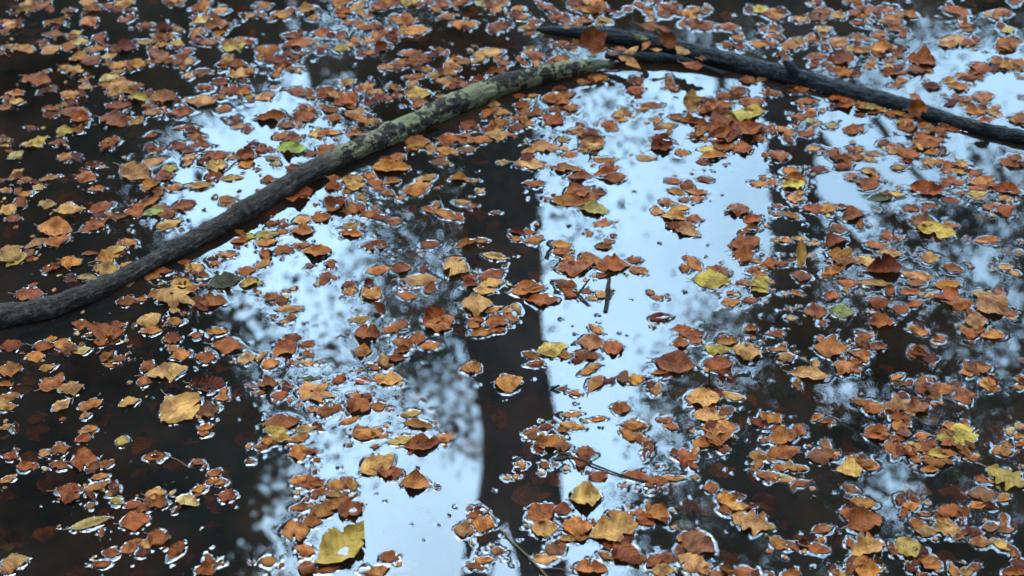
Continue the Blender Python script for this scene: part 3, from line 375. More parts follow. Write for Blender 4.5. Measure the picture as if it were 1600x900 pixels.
(1200,675): """0 50 170 30 o7;0 140 190 120 r6;180 0 240 20 r;255 170 405 130 p8;30 230 130 220 o5;130 230 240 230 o5;0 290 70 270 p11;70 300 180 300 t4;160 330 270 310 r5;430 240 590 210 t8;580 200 700 220 o9;610 20 760 30 r6;720 80 850 110 o9;800 10 890 10 p9;850 100 950 110 t9;920 30 1015 20 o6;1050 50 1310 40 y6;1050 50 1160 70 g5;890 170 980 180 o6;970 190 1170 190 o5;1000 140 1170 150 y4;1190 130 1275 130 o8;1400 120 1535 130 o7;1490 10 1540 10 b;1530 20 1600 30 o8;1540 80 1600 80 r6;1360 230 1600 350 ya;1290 290 1390 310 r5;1570 210 1600 230 p8;1250 390 1440 400 p6;1440 430 1510 390 o7;820 370 1030 370 os;1060 360 1280 400 rs;1090 260 1250 280 gs;270 410 450 400 ks;460 340 580 370 p5;510 430 680 450 o5;450 490 570 530 r9;500 600 700 540 r8c;830 470 950 460 o6;940 510 1020 520 o6;910 610 1050 630 t6;1050 500 1210 500 r7;1020 600 1210 620 ta;1340 600 1440 590 p7;1440 610 1540 610 p6;1260 690 1400 690 o6;1400 670 1510 740 t6;790 730 950 720 y10;520 760 710 690 ta;940 780 1080 850 o7;530 860 720 870 o9;430 890 510 890 t5;1020 780 1210 800 rs;1190 870 1280 880 t8;1470 880 1600 880 r6;10 660 130 740 o6;0 610 40 590 y7;270 620 410 600 p5;230 710 400 750 r5;230 680 400 640 rs;410 700 550 660 rs;0 880 40 890 p;80 890 210 890 r5;860 840 930 870 d7;150 650 260 670 os;500 830 560 870 r;950 890 1000 890 r"""
}

# ------------------------------------------------------------------ tubes (logs, twigs, trunks)
def spline(pts, n):
    """Catmull-Rom through rows of pts (any columns) -> n rows"""
    P = np.asarray(pts, float)
    P = np.vstack([2 * P[0] - P[1], P, 2 * P[-1] - P[-2]])
    k = len(P) - 3
    t = np.linspace(0, k - 1e-6, n)
    i = t.astype(int)
    f = (t - i)[:, None]
    a, b, c, d = P[i], P[i + 1], P[i + 2], P[i + 3]
    return 0.5 * ((2 * b) + (-a + c) * f + (2 * a - 5 * b + 4 * c - d) * f ** 2 + (-a + 3 * b - 3 * c + d) * f ** 3)


def tube(pts, rad, n, seg, rough=0.0, nscale=30.0, off=0.0, knots=()):
    """pts rows xyz, rad list per row; returns V, F, UV with closed tips"""
    R = spline(np.hstack([np.asarray(pts, float), np.asarray(rad, float)[:, None]]), n)
    C, r = R[:, :3], np.maximum(R[:, 3], 0.0004)
    T = np.gradient(C, axis=0)
    T /= np.linalg.norm(T, axis=1)[:, None] + 1e-9
    ref = np.array([0, 0, 1.0]) if abs(T[:, 2].mean()) < 0.8 else np.array([1.0, 0, 0])
    A = np.cross(T, ref); A /= np.linalg.norm(A, axis=1)[:, None]
    B = np.cross(A, T)
    th = np.linspace(0, 2 * math.pi, seg, endpoint=False)
    V, UV = [], []
    for i in range(n):
        s = i / (n - 1)
        for j, a in enumerate(th):
            dirv = A[i] * math.cos(a) + B[i] * math.sin(a)
            rr = r[i]
            if rough:
                p = C[i] + dirv * r[i]
                q = Vector((p[0] * nscale + off, p[1] * nscale, p[2] * nscale))
                rr *= 1 + rough * (mnoise.noise(q * 0.35) * 1.1 + mnoise.noise(q) * 0.6 + mnoise.noise(q * 2.7) * 0.35 + mnoise.noise(q * 7) * 0.18)
            if rough > 0.1:
                q = Vector((s * 34 + off, math.cos(a) * 3.4, math.sin(a) * 3.4))
                rr *= 1 + 0.10 * mnoise.noise(q) + 0.07 * mnoise.noise(q * 2.6) - 0.10 * max(0, 0.12 - abs(mnoise.noise(q * 1.4))) / 0.12
            for (ks, ka, kw, kh) in knots:
                dd = ((s - ks) / kw) ** 2 + (math.atan2(math.sin(a - ka), math.cos(a - ka)) / 1.3) ** 2
                rr *= 1 + kh * math.exp(-dd)
            V.append(C[i] + dirv * rr)
            UV.append((s, j / seg))
    F = []
    for i in range(n - 1):
        for j in range(seg):
            a, b = i * seg + j, i * seg + (j + 1) % seg
            F.append((a, b, b + seg, a + seg))
    for i, c in ((0, C[0]), (n - 1, C[-1])):
        k = len(V); V.append(c); UV.append((i / (n - 1), 0.5))
        for j in range(seg):
            a, b = i * seg + j, i * seg + (j + 1) % seg
            F.append((a, b, k, k) if i else (b, a, k, k))
    return np.array(V), np.array(F), np.array(UV)


def tube_obj(name, pts, rad, mat, n=60, seg=10, parent=None, tris=False, **kw):
    V, F, UV = tube(pts, rad, n, seg, **kw)
    base = None
    if parent is None:
        base = V.mean(axis=0); base[2] = 0 if V[:, 2].max() > 0 else base[2]
    else:
        base = np.array(parent.location)
    return obj(name, poly_mesh(name, V - base, F, mat, UV), parent, loc=base if parent is None else None)


def poly_mesh(name, V, F, mat, UV):
    quads = F[F[:, 2] != F[:, 3]]
    tris = F[F[:, 2] == F[:, 3]][:, :3]
    me = bpy.data.meshes.new(name)
    me.from_pydata([tuple(v) for v in V], [], [tuple(int(i) for i in q) for q in quads] + [tuple(int(i) for i in t) for t in tris])
    l = me.uv_layers.new(name='UVMap')
    idx = np.empty(len(me.loops), dtype=np.int32); me.loops.foreach_get('vertex_index', idx)
    l.data.foreach_set('uv', np.asarray(UV, dtype=np.float32)[idx].ravel())
    me.polygons.foreach_set('use_smooth', np.ones(len(me.polygons), dtype=bool))
    me.materials.append(mat)
    return me


# ------------------------------------------------------------------ ground: pond bed and banks
gx = np.concatenate([np.linspace(-60, -6, 28), np.linspace(-5.5, 5.5, 45), np.linspace(6, 60, 28)])
gy = np.concatenate([np.linspace(-60, -1, 28), np.linspace(-0.5, 8, 40), np.linspace(8.5, 70, 30)])
GX, GY = np.meshgrid(gx, gy)


def ground_z(x, y):
    rr = np.sqrt((x / 6.5) ** 2 + ((y - 3.6) / 4.6) ** 2)
    t = np.clip((rr - 0.8) / 0.55, 0, 1)
    t = t * t * (3 - 2 * t)
    back = np.clip((-y - 0.2) / 1.5, 0, 1)
    return -0.16 + t * 0.5 + back * 0.75 + 0.025 * np.sin(x * 2.1 + y) * np.cos(y * 1.7)


V = np.stack([GX.ravel(), GY.ravel(), ground_z(GX, GY).ravel()], 1)
nx = len(gx)
I = (np.arange(len(gy) - 1)[:, None] * nx + np.arange(nx - 1)[None, :]).ravel()
tag(obj('ground', mesh_np('ground', V, np.stack([I, I + 1, I + nx + 1, I + nx], 1), M_BED)),
    'dark muddy pond bed and bank under the water', kind='structure')

# ------------------------------------------------------------------ leaves: parse the notes
COL = {'t': (0.34, 0.148, 0.040), 'o': (0.31, 0.098, 0.018), 'r': (0.21, 0.050, 0.010), 'p': (0.20, 0.062, 0.020),
       'd': (0.10, 0.017, 0.004), 'b': (0.36, 0.22, 0.070), 'y': (0.34, 0.20, 0.035), 'g': (0.17, 0.165, 0.04), 'k': (0.06, 0.05, 0.02)}


class Leaf:
    pass


def beech_w(s, e=0.8, k=0.92):
    return np.clip(np.sin(np.pi * np.clip(s, 0, 1) ** k), 0, 1) ** e


def oak_w(s):
    b = np.clip(np.sin(np.pi * np.clip(s, 0, 1) ** 1.25), 0, 1) ** 0.6
    return b * (0.86 + 0.27 * np.cos(2 * np.pi * 3.6 * (s - 0.16)))


def maple_r(th):
    """radius of the blade round its middle, th = 0 towards the tip"""
    a = np.abs(th)
    r = np.full_like(a, 0.36)
    for c, h, wd in ((0.0, 0.68, 0.30), (0.98, 0.62, 0.30), (1.95, 0.54, 0.32)):
        r = np.maximum(r, 0.33 + (h - 0.33) * np.exp(-(np.abs(a - c) / wd) ** 1.6))
    return r * (1 + 0.07 * np.sin(a * 22))


def make_leaf(p0, p1, col, wr, flags, fine, normal=None):
    """fills a Leaf: V, F, UV, outline (closed rows xyz), local frame"""
    L_ = Leaf()
    L_.flags, L_.col = flags, col
    ax = p1 - p0
    Ln = float(np.linalg.norm(ax)); ax = ax / Ln
    n = np.array([U(-.05, .05), U(-.05, .05), 1.0]) if normal is None else normal
    n = n - ax * (n @ ax); n /= np.linalg.norm(n)
    lat = np.cross(n, ax)
    W = Ln * wr / 2
    curled, deep, upr = 'c' in flags, 's' in flags, 'u' in flags
    roll = U(0.55, 1.0) if curled else (U(-0.5, 0.5) if not upr else U(0.25, 0.5))
    if random.random() < 0.08 and not deep: roll = U(0.6, 1.1)
    arch = U(-0.03, 0.05) if not curled else U(-0.10, 0.02)
    twist = U(-0.3, 0.3) * (1 if curled else 0.7)
    ph = [U(0, 6.28) for _ in range(6)]
    wob = U(0.05, 0.16)
    bend = U(-0.10, 0.10)
    notch = [(U(0.15, 0.9), random.choice((-1, 1)), U(0.02, 0.09), U(0.15, 0.7)) for _ in range(random.choice((0, 1, 1, 2, 3)))] if 'm' not in flags and 'a' not in flags else []
    asym = U(0.78, 1.0)
    irr = U(0.03, 0.13)
    L_.e, L_.k = U(0.62, 1.25), U(0.78, 1.12)
    fold = U(-0.1, 0.35) if random.random() < 0.5 else 0.0
    tipup = U(-0.02, 0.16) if random.random() < 0.4 else 0.0
    if 'I' in flags: notch = []
    if 'I' in flags: roll, fold, tipup, irr, wob, twist = -0.7, 0.0, 0.0, 0.02, 0.03, 0.0
    if upr: fold, tipup = 0.15, 0.0
    teeth = 0.05

    def halfw(s, side):
        if 'a' in flags: return oak_w(s)
        w_ = beech_w(s, L_.e, L_.k) * (asym if side > 0 else 1.0)
        w_ = w_ * (1 + irr * np.sin(s * 6.5 + ph[3] + side * ph[4]) + irr * 0.6 * np.sin(s * 15 + ph[5] * side) + teeth * np.sign(np.sin(s * 2 * np.pi * 11)) * np.sin(s * 2 * np.pi * 11) ** 2 + 0.035 * np.sin(s * 9 + ph[0] + side))
        for (c, sd, ww, dp) in notch:
            if sd * side > 0: w_ = w_ * (1 - dp * np.exp(-((s - c) / ww) ** 2))
        return w_

    def place(s, q):
        """s along 0..1, q across -1..1 times local half-width already applied (in units of W)"""
        th = roll * q + twist * (s - 0.5) * 2 * q
        if abs(roll) > 0.02:
            la = W * np.sin(roll * q) / roll
            zz = W * (1 - np.cos(roll * q)) / roll
        else:
            la, zz = W * q, 0 * q
        zz = zz + fold * W * np.abs(q) + tipup * Ln * np.clip(s - 0.6, 0, 1) ** 2 * 4
        zz = zz + twist * (s - 0.5) * W * q
        zz = zz + arch * Ln * 4 * s * (1 - s) - arch * Ln * 0.6
        zz = zz + wob * W * np.abs(q) ** 1.5 * (np.sin(s * 13 + ph[1] + 2 * np.sign(q)) + 0.6 * np.sin(s * 27 + ph[2]))
        zz = zz + 0.016 * W * np.sin((s - 0.22 * np.abs(q)) * 2 * np.pi * 8 + ph[5]) * np.clip(np.abs(q) * 3, 0, 1)
        zz = zz + 0.09 * W * np.sin(s * 5 + ph[3]) * np.cos(q * 3 + ph[4])
        la = la + bend * Ln * (s * (1 - s))
        return p0 + ax * (s * Ln)[..., None] + lat * la[..., None] + n * zz[..., None]

    if 'm' in flags:
        nr, na = (9, 72) if fine else (4, 36)
        ths = np.linspace(-np.pi, np.pi, na, endpoint=False)
        rad = maple_r(ths)
        rings = np.linspace(0, 1, nr + 1)[1:]
        ss, qq = [np.array([0.42])], [np.array([0.0])]
        for k in rings:
            ss.append(0.42 + k * rad * np.cos(ths) * 0.85); qq.append(k * rad * np.sin(ths) * 1.55)
        ss, qq = np.concatenate(ss), np.concatenate(qq)
        P = place(ss, qq)
        F = []
        for j in range(na):
            F.append((0, 1 + j, 1 + (j + 1) % na, 0))
        for k in range(nr - 1):
            for j in range(na):
                a, b = 1 + k * na + j, 1 + k * na + (j + 1) % na
                F.append((a, a + na, b + na, b))
        F = np.array(F)
        L_.V, L_.F, L_.UV = P, F, np.stack([ss, qq], 1)
        out = P[-na:]
        L_.inside = ('m', None)
    else:
        nl, nw = (44, 10) if fine else (16, 4)
        if 'a' in flags: nl = 48
        if fine == 0 and Ln < 0.02: nl, nw = 8, 2
        s = np.linspace(0, 1, nl + 1)
        s = 0.5 - 0.5 * np.cos(np.pi * s) * (0.35) + (s - 0.5) * 0.65
        s[0], s[-1] = 0.0, 1.0
        qn = np.linspace(-1, 1, nw + 1)
        hl, hr = halfw(s, -1), halfw(s, 1)
        Q = np.where(qn[None, :] < 0, qn[None, :] * hl[:, None], qn[None, :] * hr[:, None])
        SS = np.repeat(s[:, None], nw + 1, 1)
        P = place(SS, Q)
        L_.V = P.reshape(-1, 3)
        L_.UV = np.stack([SS.ravel(), Q.ravel()], 1)
        I = (np.arange(nl)[:, None] * (nw + 1) + np.arange(nw)[None, :]).ravel()
        L_.F = np.stack([I, I + nw + 1, I + nw + 2, I + 1], 1)
        out = np.vstack([P[:, 0], P[::-1, -1]])
        L_.inside = ('b', None)
    L_.outline = out
    L_.p0, L_.ax, L_.lat, L_.n, L_.L, L_.W = p0, ax, lat, n, Ln, W
    return L_


# read the notes
REC = []
for (ox, oy), txt in LEAVES.items():
    for rec in txt.split(';'):
        a = rec.split()
        x0, y0, x1, y1 = [float(v) for v in a[:4]]
        code = a[4]
        c = code[0]
        digits = ''.join(ch for ch in code[1:] if ch.isdigit())
        fl = ''.join(ch for ch in code[1:] if ch.isalpha())
        wr = U(.94, 1.1) * int(digits) / 10 * 1.06 if digits else U(0.62, 0.84)
        k_ = U(-0.02, 0.12)
        dx_, dy_ = (x1 - x0) * k_ / 2, (y1 - y0) * k_ / 2 + U(-6, 6)
        REC.append([ox + (x0 - dx_) / 4, oy + (y0 - dy_) / 4, ox + (x1 + dx_) / 4, oy + (y1 + dy_) / 4, c, wr, fl])

# pixel size on the picture
def screen_area(r):
    a, b = wp(r[0], r[1]), wp(r[2], r[3])
    m = (a + b) / 2
    d = np.linalg.norm(m - CAMP)
    L_ = np.linalg.norm(a - b)
    return L_ * L_ * r[5] * (FPX / d) ** 2 * (CAM_H / d) * (0.55 if 's' in r[6] else 1)


order = sorted(range(len(REC)), key=lambda i: -screen_area(REC[i]))
MAIN = set(order[:300])
# special leaves always stand alone
EXTRA = [i for i in range(len(REC)) if any(f in REC[i][6] for f in 'maIL') and i not in MAIN]
for i in EXTRA:
    for j in reversed(order[:300]):
        if j in MAIN and not any(f in REC[j][6] for f in 'maIL'):
            MAIN.discard(j); MAIN.add(i); break

placed = []      # (x, y, radius, level)
leaves = []


def level_for(cx, cy, r):
    lv = 0
    for (x, y, q, l) in placed:
        d = math.hypot(cx - x, cy - y)
        if d < 0.72 * (r + q): lv = max(lv, l + 1)
    lv = min(lv, 4)
    placed.append((cx, cy, r, lv))
    return lv


def settle(lf, lv):
    """drop the leaf on the water: most of its edge a millimetre or two proud"""
    ez = lf.outline[:, 2]
    mn = lf.V[:, 2].min()
    if 's' in lf.flags:
        dz = lf.depth - lf.V[:, 2].mean()
    elif 'L' in lf.flags:
        dz = lf.depth - mn
    else:
        tgt = U(0.0004, 0.0016) + lv * 0.0016
        dz = tgt - np.percentile(ez, 25)
        dz = max(dz, U(-0.0009, -0.0002) + lv * 0.0016 - mn)
        if 'I' in lf.flags: dz += 0.0022
        if 'c' in lf.flags or 'u' in lf.flags: dz = -0.001 - mn + lv * 0.002
    lf.V = lf.V + np.array([0, 0, dz]); lf.outline = lf.outline + np.array([0, 0, dz]); lf.p0 = lf.p0 + np.array([0, 0, dz])


for i, r in enumerate(REC):
    x0, y0, x1, y1, c, wr, fl = r
    z = 0.0
    depth = 0.0
    if 's' in fl: depth = z = U(-0.035, -0.012)
    nrm = None
    if 'L' in fl:
        my = (y0 + y1) / 2; mx = (x0 + x1) / 2
        depth = z = 0.040 if (mx < 1100 and my < 92) else 0.028
        if 870 / 1 < my < 0: pass
    if 'u' in fl:
        b = wp((x0 + x1) / 2, max(y0, y1), max(z, 0.0))
        nrm = np.array([U(-.1, .1), -math.sin(math.radians(38)), math.cos(math.radians(38))])
        p0, p1 = wplane(x0, y0, b, nrm), wplane(x1, y1, b, nrm)
    else:
        p0, p1 = wp(x0, y0, z), wp(x1, y1, z)
    if 'c' in fl:
        # rolled edges hide part of the width
        wr = wr * 1.15
        tilt = U(0.0, 0.3)
        nrm = np.array([U(-.2, .2), -tilt, 1.0]); nrm /= np.linalg.norm(nrm)
    lf = make_leaf(p0, p1, c, wr, fl, i in MAIN, nrm)
    lf.depth = depth
    lf.rec = r
    lf.i = i
    cx, cy = (p0[0] + p1[0]) / 2, (p0[1] + p1[1]) / 2
    lv = level_for(cx, cy, (lf.L + 2 * lf.W) / 4) if 's' not in fl and 'L' not in fl else 0
    settle(lf, lv)
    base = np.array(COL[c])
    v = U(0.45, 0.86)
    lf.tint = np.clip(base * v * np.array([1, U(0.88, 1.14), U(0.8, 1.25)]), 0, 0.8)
    if 's' in fl: lf.tint = lf.tint * np.array([0.66, 0.80, 0.85])  # sodden and decayed; darker tint also stands in for light lost under water
    lf.seed = U(0, 10)
    leaves.append(lf)

# companions tucked against or half over their neighbours
comp = []
par0 = [l for l in leaves if 's' not in l.flags and 'L' not in l.flags and l.L > 0.02]
top0 = [l for l in par0 if l.rec[1] < 260 or (l.rec[0] > 900 and l.rec[1] > 560)]
for k in range(950):
    l = random.choice(par0 if k % 3 == 0 else top0)
    a = U(0, 6.28); Ln = U(0.016, 0.038)
    R_ = l.L * 0.3 + Ln * 0.35
    c0 = l.p0 + l.ax * l.L / 2 + np.array([math.cos(a), math.sin(a), 0]) * R_
    if 'c' in l.flags: continue
    b = U(0, 6.28); dv = np.array([math.cos(b), math.sin(b), 0]) * Ln / 2
    cc = random.choice('toorrrpdd')
    p0 = np.array([c0[0], c0[1], 0]) - dv
    lf = make_leaf(p0, p0 + dv * 2, cc, U(0.45, 0.75), random.choice(('', '', '', '', 'c')), 0)
    lf.depth = 0; lf.i = -1
    settle(lf, level_for(c0[0], c0[1], Ln * .4))
    lf.tint = np.array(COL[cc]) * U(0.36, 0.82); lf.seed = U(0, 10)
    comp.append(lf)

# the carpet goes on beyond the picture's edges
outer = []
while len(outer) < 1800:
    x, y = U(-3.0, 3.0), U(1.1, 5.8)
    px_, py_ = pix((x, y, 0))
    if -30 < px_ < 1630 and -25 < py_ < 925: continue
    b = U(0, 6.28); Ln = U(0.03, 0.058)
    p0 = np.array([x, y, 0.0])
    cc = random.choice('tttooorrrrppydb')
    lf = make_leaf(p0, p0 + np.array([math.cos(b), math.sin(b), 0]) * Ln, cc, U(.5, .8), random.choice(('', '', '', 'c')), 0)
    lf.depth = 0; lf.i = -1
    settle(lf, 0)
    lf.tint = np.array(COL[cc]) * U(0.45, 0.86); lf.seed = U(0, 10)
    outer.append(lf)

# crumbs: torn bits of leaf drifting between the leaves
crumbs = []
par = [l for l in leaves if 's' not in l.flags and 'L' not in l.flags]
for k in range(1200):
    l = random.choice(par)
    a = U(0, 6.28)
    R_ = (l.L * 0.5 + 0.003) * U(0.75, 1.5)
    cx, cy = l.p0[0] + l.ax[0] * l.L / 2 + math.cos(a) * R_, l.p0[1] + l.ax[1] * l.L / 2 + math.sin(a) * R_
    Ln = U(0.005, 0.013)
    b = U(0, 6.28)
    p0 = np.array([cx, cy, 0.0]); p1 = p0 + np.array([math.cos(b), math.sin(b), 0]) * Ln
    cc = random.choice('toorrpdbt')
    lf = make_leaf(p0, p1, cc, U(0.4, 1.0), '', 0)
    lf.depth = 0
    settle(lf, 0)
    lf.tint = np.array(COL[cc]) * U(0.6, 1.15); lf.seed = U(0, 10)
    crumbs.append(lf)

# ------------------------------------------------------------------ the two fallen branches
def pxline(rows, z):
    return [wp(x, y, zz) for (x, y, zz) in [(a, b, (z if len(c) == 0 else c[0])) for a, b, *c in rows]]


LOG1 = [(-140, 520, .006), (-60, 508, .006), (0, 494, .008), (60, 485, .010), (120, 465, .010), (180, 440, .010), (240, 408, .010), (300, 376, .010), (350, 350, .011), (392, 325, .012),
        (440, 296, .012), (500, 262, .012), (560, 232, .012), (620, 205, .012), (680, 177, .013), (740, 150, .014), (800, 128, .015), (860, 113, .016), (910, 104, .018), (945, 100, .019), (972, 98, .020)]
R1 = [.025, .026, .0265, .026, .0245, .0235, .0235, .024, .024, .0255, .0255, .026, .0275, .028, .0275, .027, .0265, .0245, .019, .011, .003]
R1 = [r_ * (0.95 - 0.13 * min(i_ / 4, 1)) for i_, r_ in enumerate(R1)]
pts1 = [wp(x, y, z) for x, y, z in LOG1]
log1 = tube_obj('fallen_branch', pts1, R1, M_BARK_L, n=460, seg=56, rough=0.17, nscale=30, off=3.0,
                knots=((0.43, 1.6, 0.007, 0.28), (0.445, 1.0, 0.004, 0.2), (0.33, 1.2, 0.006, 0.22), (0.24, 1.9, 0.008, 0.25), (0.52, 1.4, 0.006, 0.14), (0.16, 1.5, 0.010, 0.2), (0.64, 2.2, 0.008, 0.15), (0.80, 1.2, 0.008, 0.15)))
tag(log1, 'long bent branch with olive lichen on its upper right half, left in the pond', 'branch', 'fallen branches in the pond')
LOG2 = [(838, 46, .008), (870, 48, .012), (930, 53, .013), (1000, 63, .014), (1060, 76, .014), (1120, 92, .013), (1180, 107, .012), (1240, 121, .011), (1300, 137, .010),
        (1360, 152, .009), (1420, 168, .009), (1480, 187, .009), (1540, 204, .009), (1600, 216, .010), (1680, 240, .010), (1760, 262, .008)]
R2 = [.006, .017, .0225, .0245, .0255, .0265, .0275, .0275, .027, .0255, .0235, .0215, .0205, .020, .020, .016]
R2 = [r_ * 0.74 for r_ in R2]
pts2 = [wp(x, y, z - .005) for x, y, z in LOG2]
log2 = tube_obj('fallen_branch', pts2, R2, M_BARK_W, n=400, seg=50, rough=0.18, nscale=30, off=9.0,
                knots=((0.62, 1.5, 0.012, 0.15), (0.36, 1.3, 0.01, 0.10)))
tag(log2, 'wet black branch slanting down to the right edge, with a short broken stub', 'branch', 'fallen branches in the pond')
b = wp(1236, 110, .03)
stub = tube_obj('stub', [b + np.array([.012, .0, -.022]), b + np.array([.0, .004, .004]), b + np.array([-.010, .010, .012]), b + np.array([-.016, .012, .018])],
                [.015, .012, .008, .003], M_BARK_W, n=24, seg=16, parent=log2, rough=0.2, nscale=60)

TW = [  # name, px rows (x, y, z), radii, material, label
    ('twig', [(945, 87, .012), (985, 89, .012), (1030, 91, .011), (1065, 95, .010), (1095, 103, .008), (1118, 111, .006), (1131, 117, .003)], [.008, .0115, .0115, .010, .006, .005, .007], M_BARK_W,
     'short rough dark twig wedged between the two branches under curled leaves'),
    ('twig', [(952, 436, .012), (950, 450, .010), (949, 470, .004), (946, 488, .001)], [.0035, .0042, .0035, .0022], M_TWIG, 'short dark upright twig stub poking out of the bright water in mid picture'),
    ('twig', [(921, 436, .010), (912, 448, .006), (903, 458, .001)], [.0015, .002, .001], M_TWIG, 'thin black splinter left of the upright twig stub'),
    ('twig', [(896, 455, .003), (908, 464, .004), (921, 477, .001)], [.0015, .0018, .001], M_TWIG, 'thin dark splinter crossing the lower end of another splinter'),
    ('twig', [(780, 826, .002), (806, 851, .004), (832, 876, .004), (852, 898, .003), (868, 920, .001)], [.0010, .0013, .0016, .0016, .0016], M_TWIG_PALE, 'thin pale brown twig leaving the bottom edge near the middle'),
    ('twig', [(846, 888, .003), (875, 889, .003), (905, 898, .001)], [.0009, .0009, .0006], M_TWIG_PALE, 'fine side shoot beside the pale twig at the bottom edge'),
    ('twig', [(868, 705, .002), (900, 716, .004), (935, 729, .004), (970, 742, .003), (1010, 752, .002), (1050, 752, .0), (1090, 742, -.002)], [.001, .0016, .0016, .0015, .0014, .001, .0007], M_TWIG,
     'long thin brown twig across the wet leaf heap in the lower middle'),
    ('twig', [(1108, 578, .034), (1109, 592, .016), (1109, 604, .002), (1110, 612, -.01)], [.0012, .0018, .003, .004], M_TWIG, 'small dark twig standing upright above a folded tan leaf'),
    ('twig', [(1090, 610, .003), (1105, 601, .004), (1122, 606, .003)], [.002, .0035, .002], M_TWIG, 'knobbly dark twig lying at the foot of the small upright twig'),
    ('stem', [(262, 713, .001), (278, 719, .002), (293, 729, .001)], [.0009, .0010, .0006], M_TWIG_PALE, 'fine straw coloured stem on dark water in the lower left'),
    ('stem', [(385, 232, .012), (360, 262, .002), (330, 284, .001)], [.0005, .0006, .0005], M_TWIG, 'hair thin stem trailing across bright water left of the green leaf'),
]
twig_objs = []
for nm, rows, rad, mat, lab in TW:
    P = [wp(x, y, z) for x, y, z in rows]
    t = tube_obj(nm, P, rad, mat, n=40, seg=8, rough=0.25 if max(rad) > .002 else 0, nscale=140)
    tag(t, lab, 'twig', 'twigs in the pond')
    twig_objs.append((P, rad))

# ------------------------------------------------------------------ water with menisci
NXW, NYW = 1240, 1260
YA, YB = 2.02, 4.12


def hw(y):
    return 0.96 + (y - 2.1) * 0.185


ys = np.linspace(YA, YB, NYW)
us = np.linspace(-1, 1, NXW)
H = np.zeros((NYW, NXW), dtype=np.float32)
DY = (YB - YA) / (NYW - 1)
LAM = 0.0028


def stamp(outxy, outz, reach=0.014, inside=None, lam=LAM):
    """raise the water towards a wetted outline; inside() marks cells covered by the leaf"""
    x0, y0 = outxy.min(0) - reach
    x1, y1 = outxy.max(0) + reach
    j0, j1 = int((y0 - YA) / DY), int((y1 - YA) / DY) + 2
    j0, j1 = max(j0, 0), min(j1, NYW)
    if j0 >= j1: return
    yy = ys[j0:j1]
    hwm = hw(yy.mean())
    i0 = int((x0 / hwm * 1.03 + 1) / 2 * (NXW - 1)) - 4 if x0 < 0 else int((x0 / hwm * 0.97 + 1) / 2 * (NXW - 1)) - 4
    i1 = int((x1 / hwm * 1.03 + 1) / 2 * (NXW - 1)) + 5 if x1 > 0 else int((x1 / hwm * 0.97 + 1) / 2 * (NXW - 1)) + 5
    i0, i1 = max(i0, 0), min(i1, NXW)
    if i0 >= i1: return
    X = us[i0:i1][None, :] * hw(yy)[:, None]
    Y = np.repeat(yy[:, None], i1 - i0, 1)
    Xf, Yf = X.ravel().astype(np.float32), Y.ravel().astype(np.float32)
    ox = outxy[:, 0].astype(np.float32); oy = outxy[:, 1].astype(np.float32)
    best = np.full(Xf.shape, 1e9, np.float32); amp = np.zeros(Xf.shape, np.float32)
    CH = 4096
    for a in range(0, len(Xf), CH):
        d2 = (Xf[a:a + CH, None] - ox[None, :]) ** 2 + (Yf[a:a + CH, None] - oy[None, :]) ** 2
        k = d2.argmin(1)
        best[a:a + CH] = np.sqrt(d2[np.arange(len(k)), k]); amp[a:a + CH] = outz[k]
    h = amp * np.exp(-best / lam) * np.clip(1 - best / reach, 0, 1)
    h = h.reshape(X.shape)
    sub = H[j0:j1, i0:i1]
    if inside is not None:
        m = inside(X, Y)
        hin = np.where(best.reshape(X.shape) < 0.0012, h * 0.4, -0.0010)
        h = np.where(m, hin, h)
        # a covered cell sinks under its leaf unless a taller meniscus already stands there
        res = np.where(m & (np.abs(sub) < 0.0012), h, np.where(np.abs(h) > np.abs(sub), h, sub))
    else:
        res = np.where(np.abs(h) > np.abs(sub), h, sub)
    H[j0:j1, i0:i1] = res


def leaf_inside(lf):
    def f(X, Y):
        dx, dy = X - lf.p0[0], Y - lf.p0[1]
        ax, la = lf.ax[:2], lf.lat[:2]
        det = ax[0] * la[1] - ax[1] * la[0]
        s = (dx * la[1] - dy * la[0]) / det / lf.L
        q = (ax[0] * dy - ax[1] * dx) / det / max(lf.W, 1e-5)
        if 'm' in lf.flags:
            ds, dq = (s - 0.42) / 0.85, q / 1.55
            return np.hypot(ds, dq) < maple_r(np.arctan2(dq, ds)) * 0.95
        w_ = oak_w(s) if 'a' in lf.flags else beech_w(s, lf.e, lf.k)
        return (s > 0) & (s < 1) & (np.abs(q) < w_ * 0.93)
    return f


def refine(out, step):
    O = np.vstack([out, out[:1]])
    res = []
    for a, b in zip(O[:-1], O[1:]):
        k = max(1, int(np.linalg.norm(b - a) / step))
        for t in range(k): res.append(a + (b - a) * t / k)
    return np.array(res)


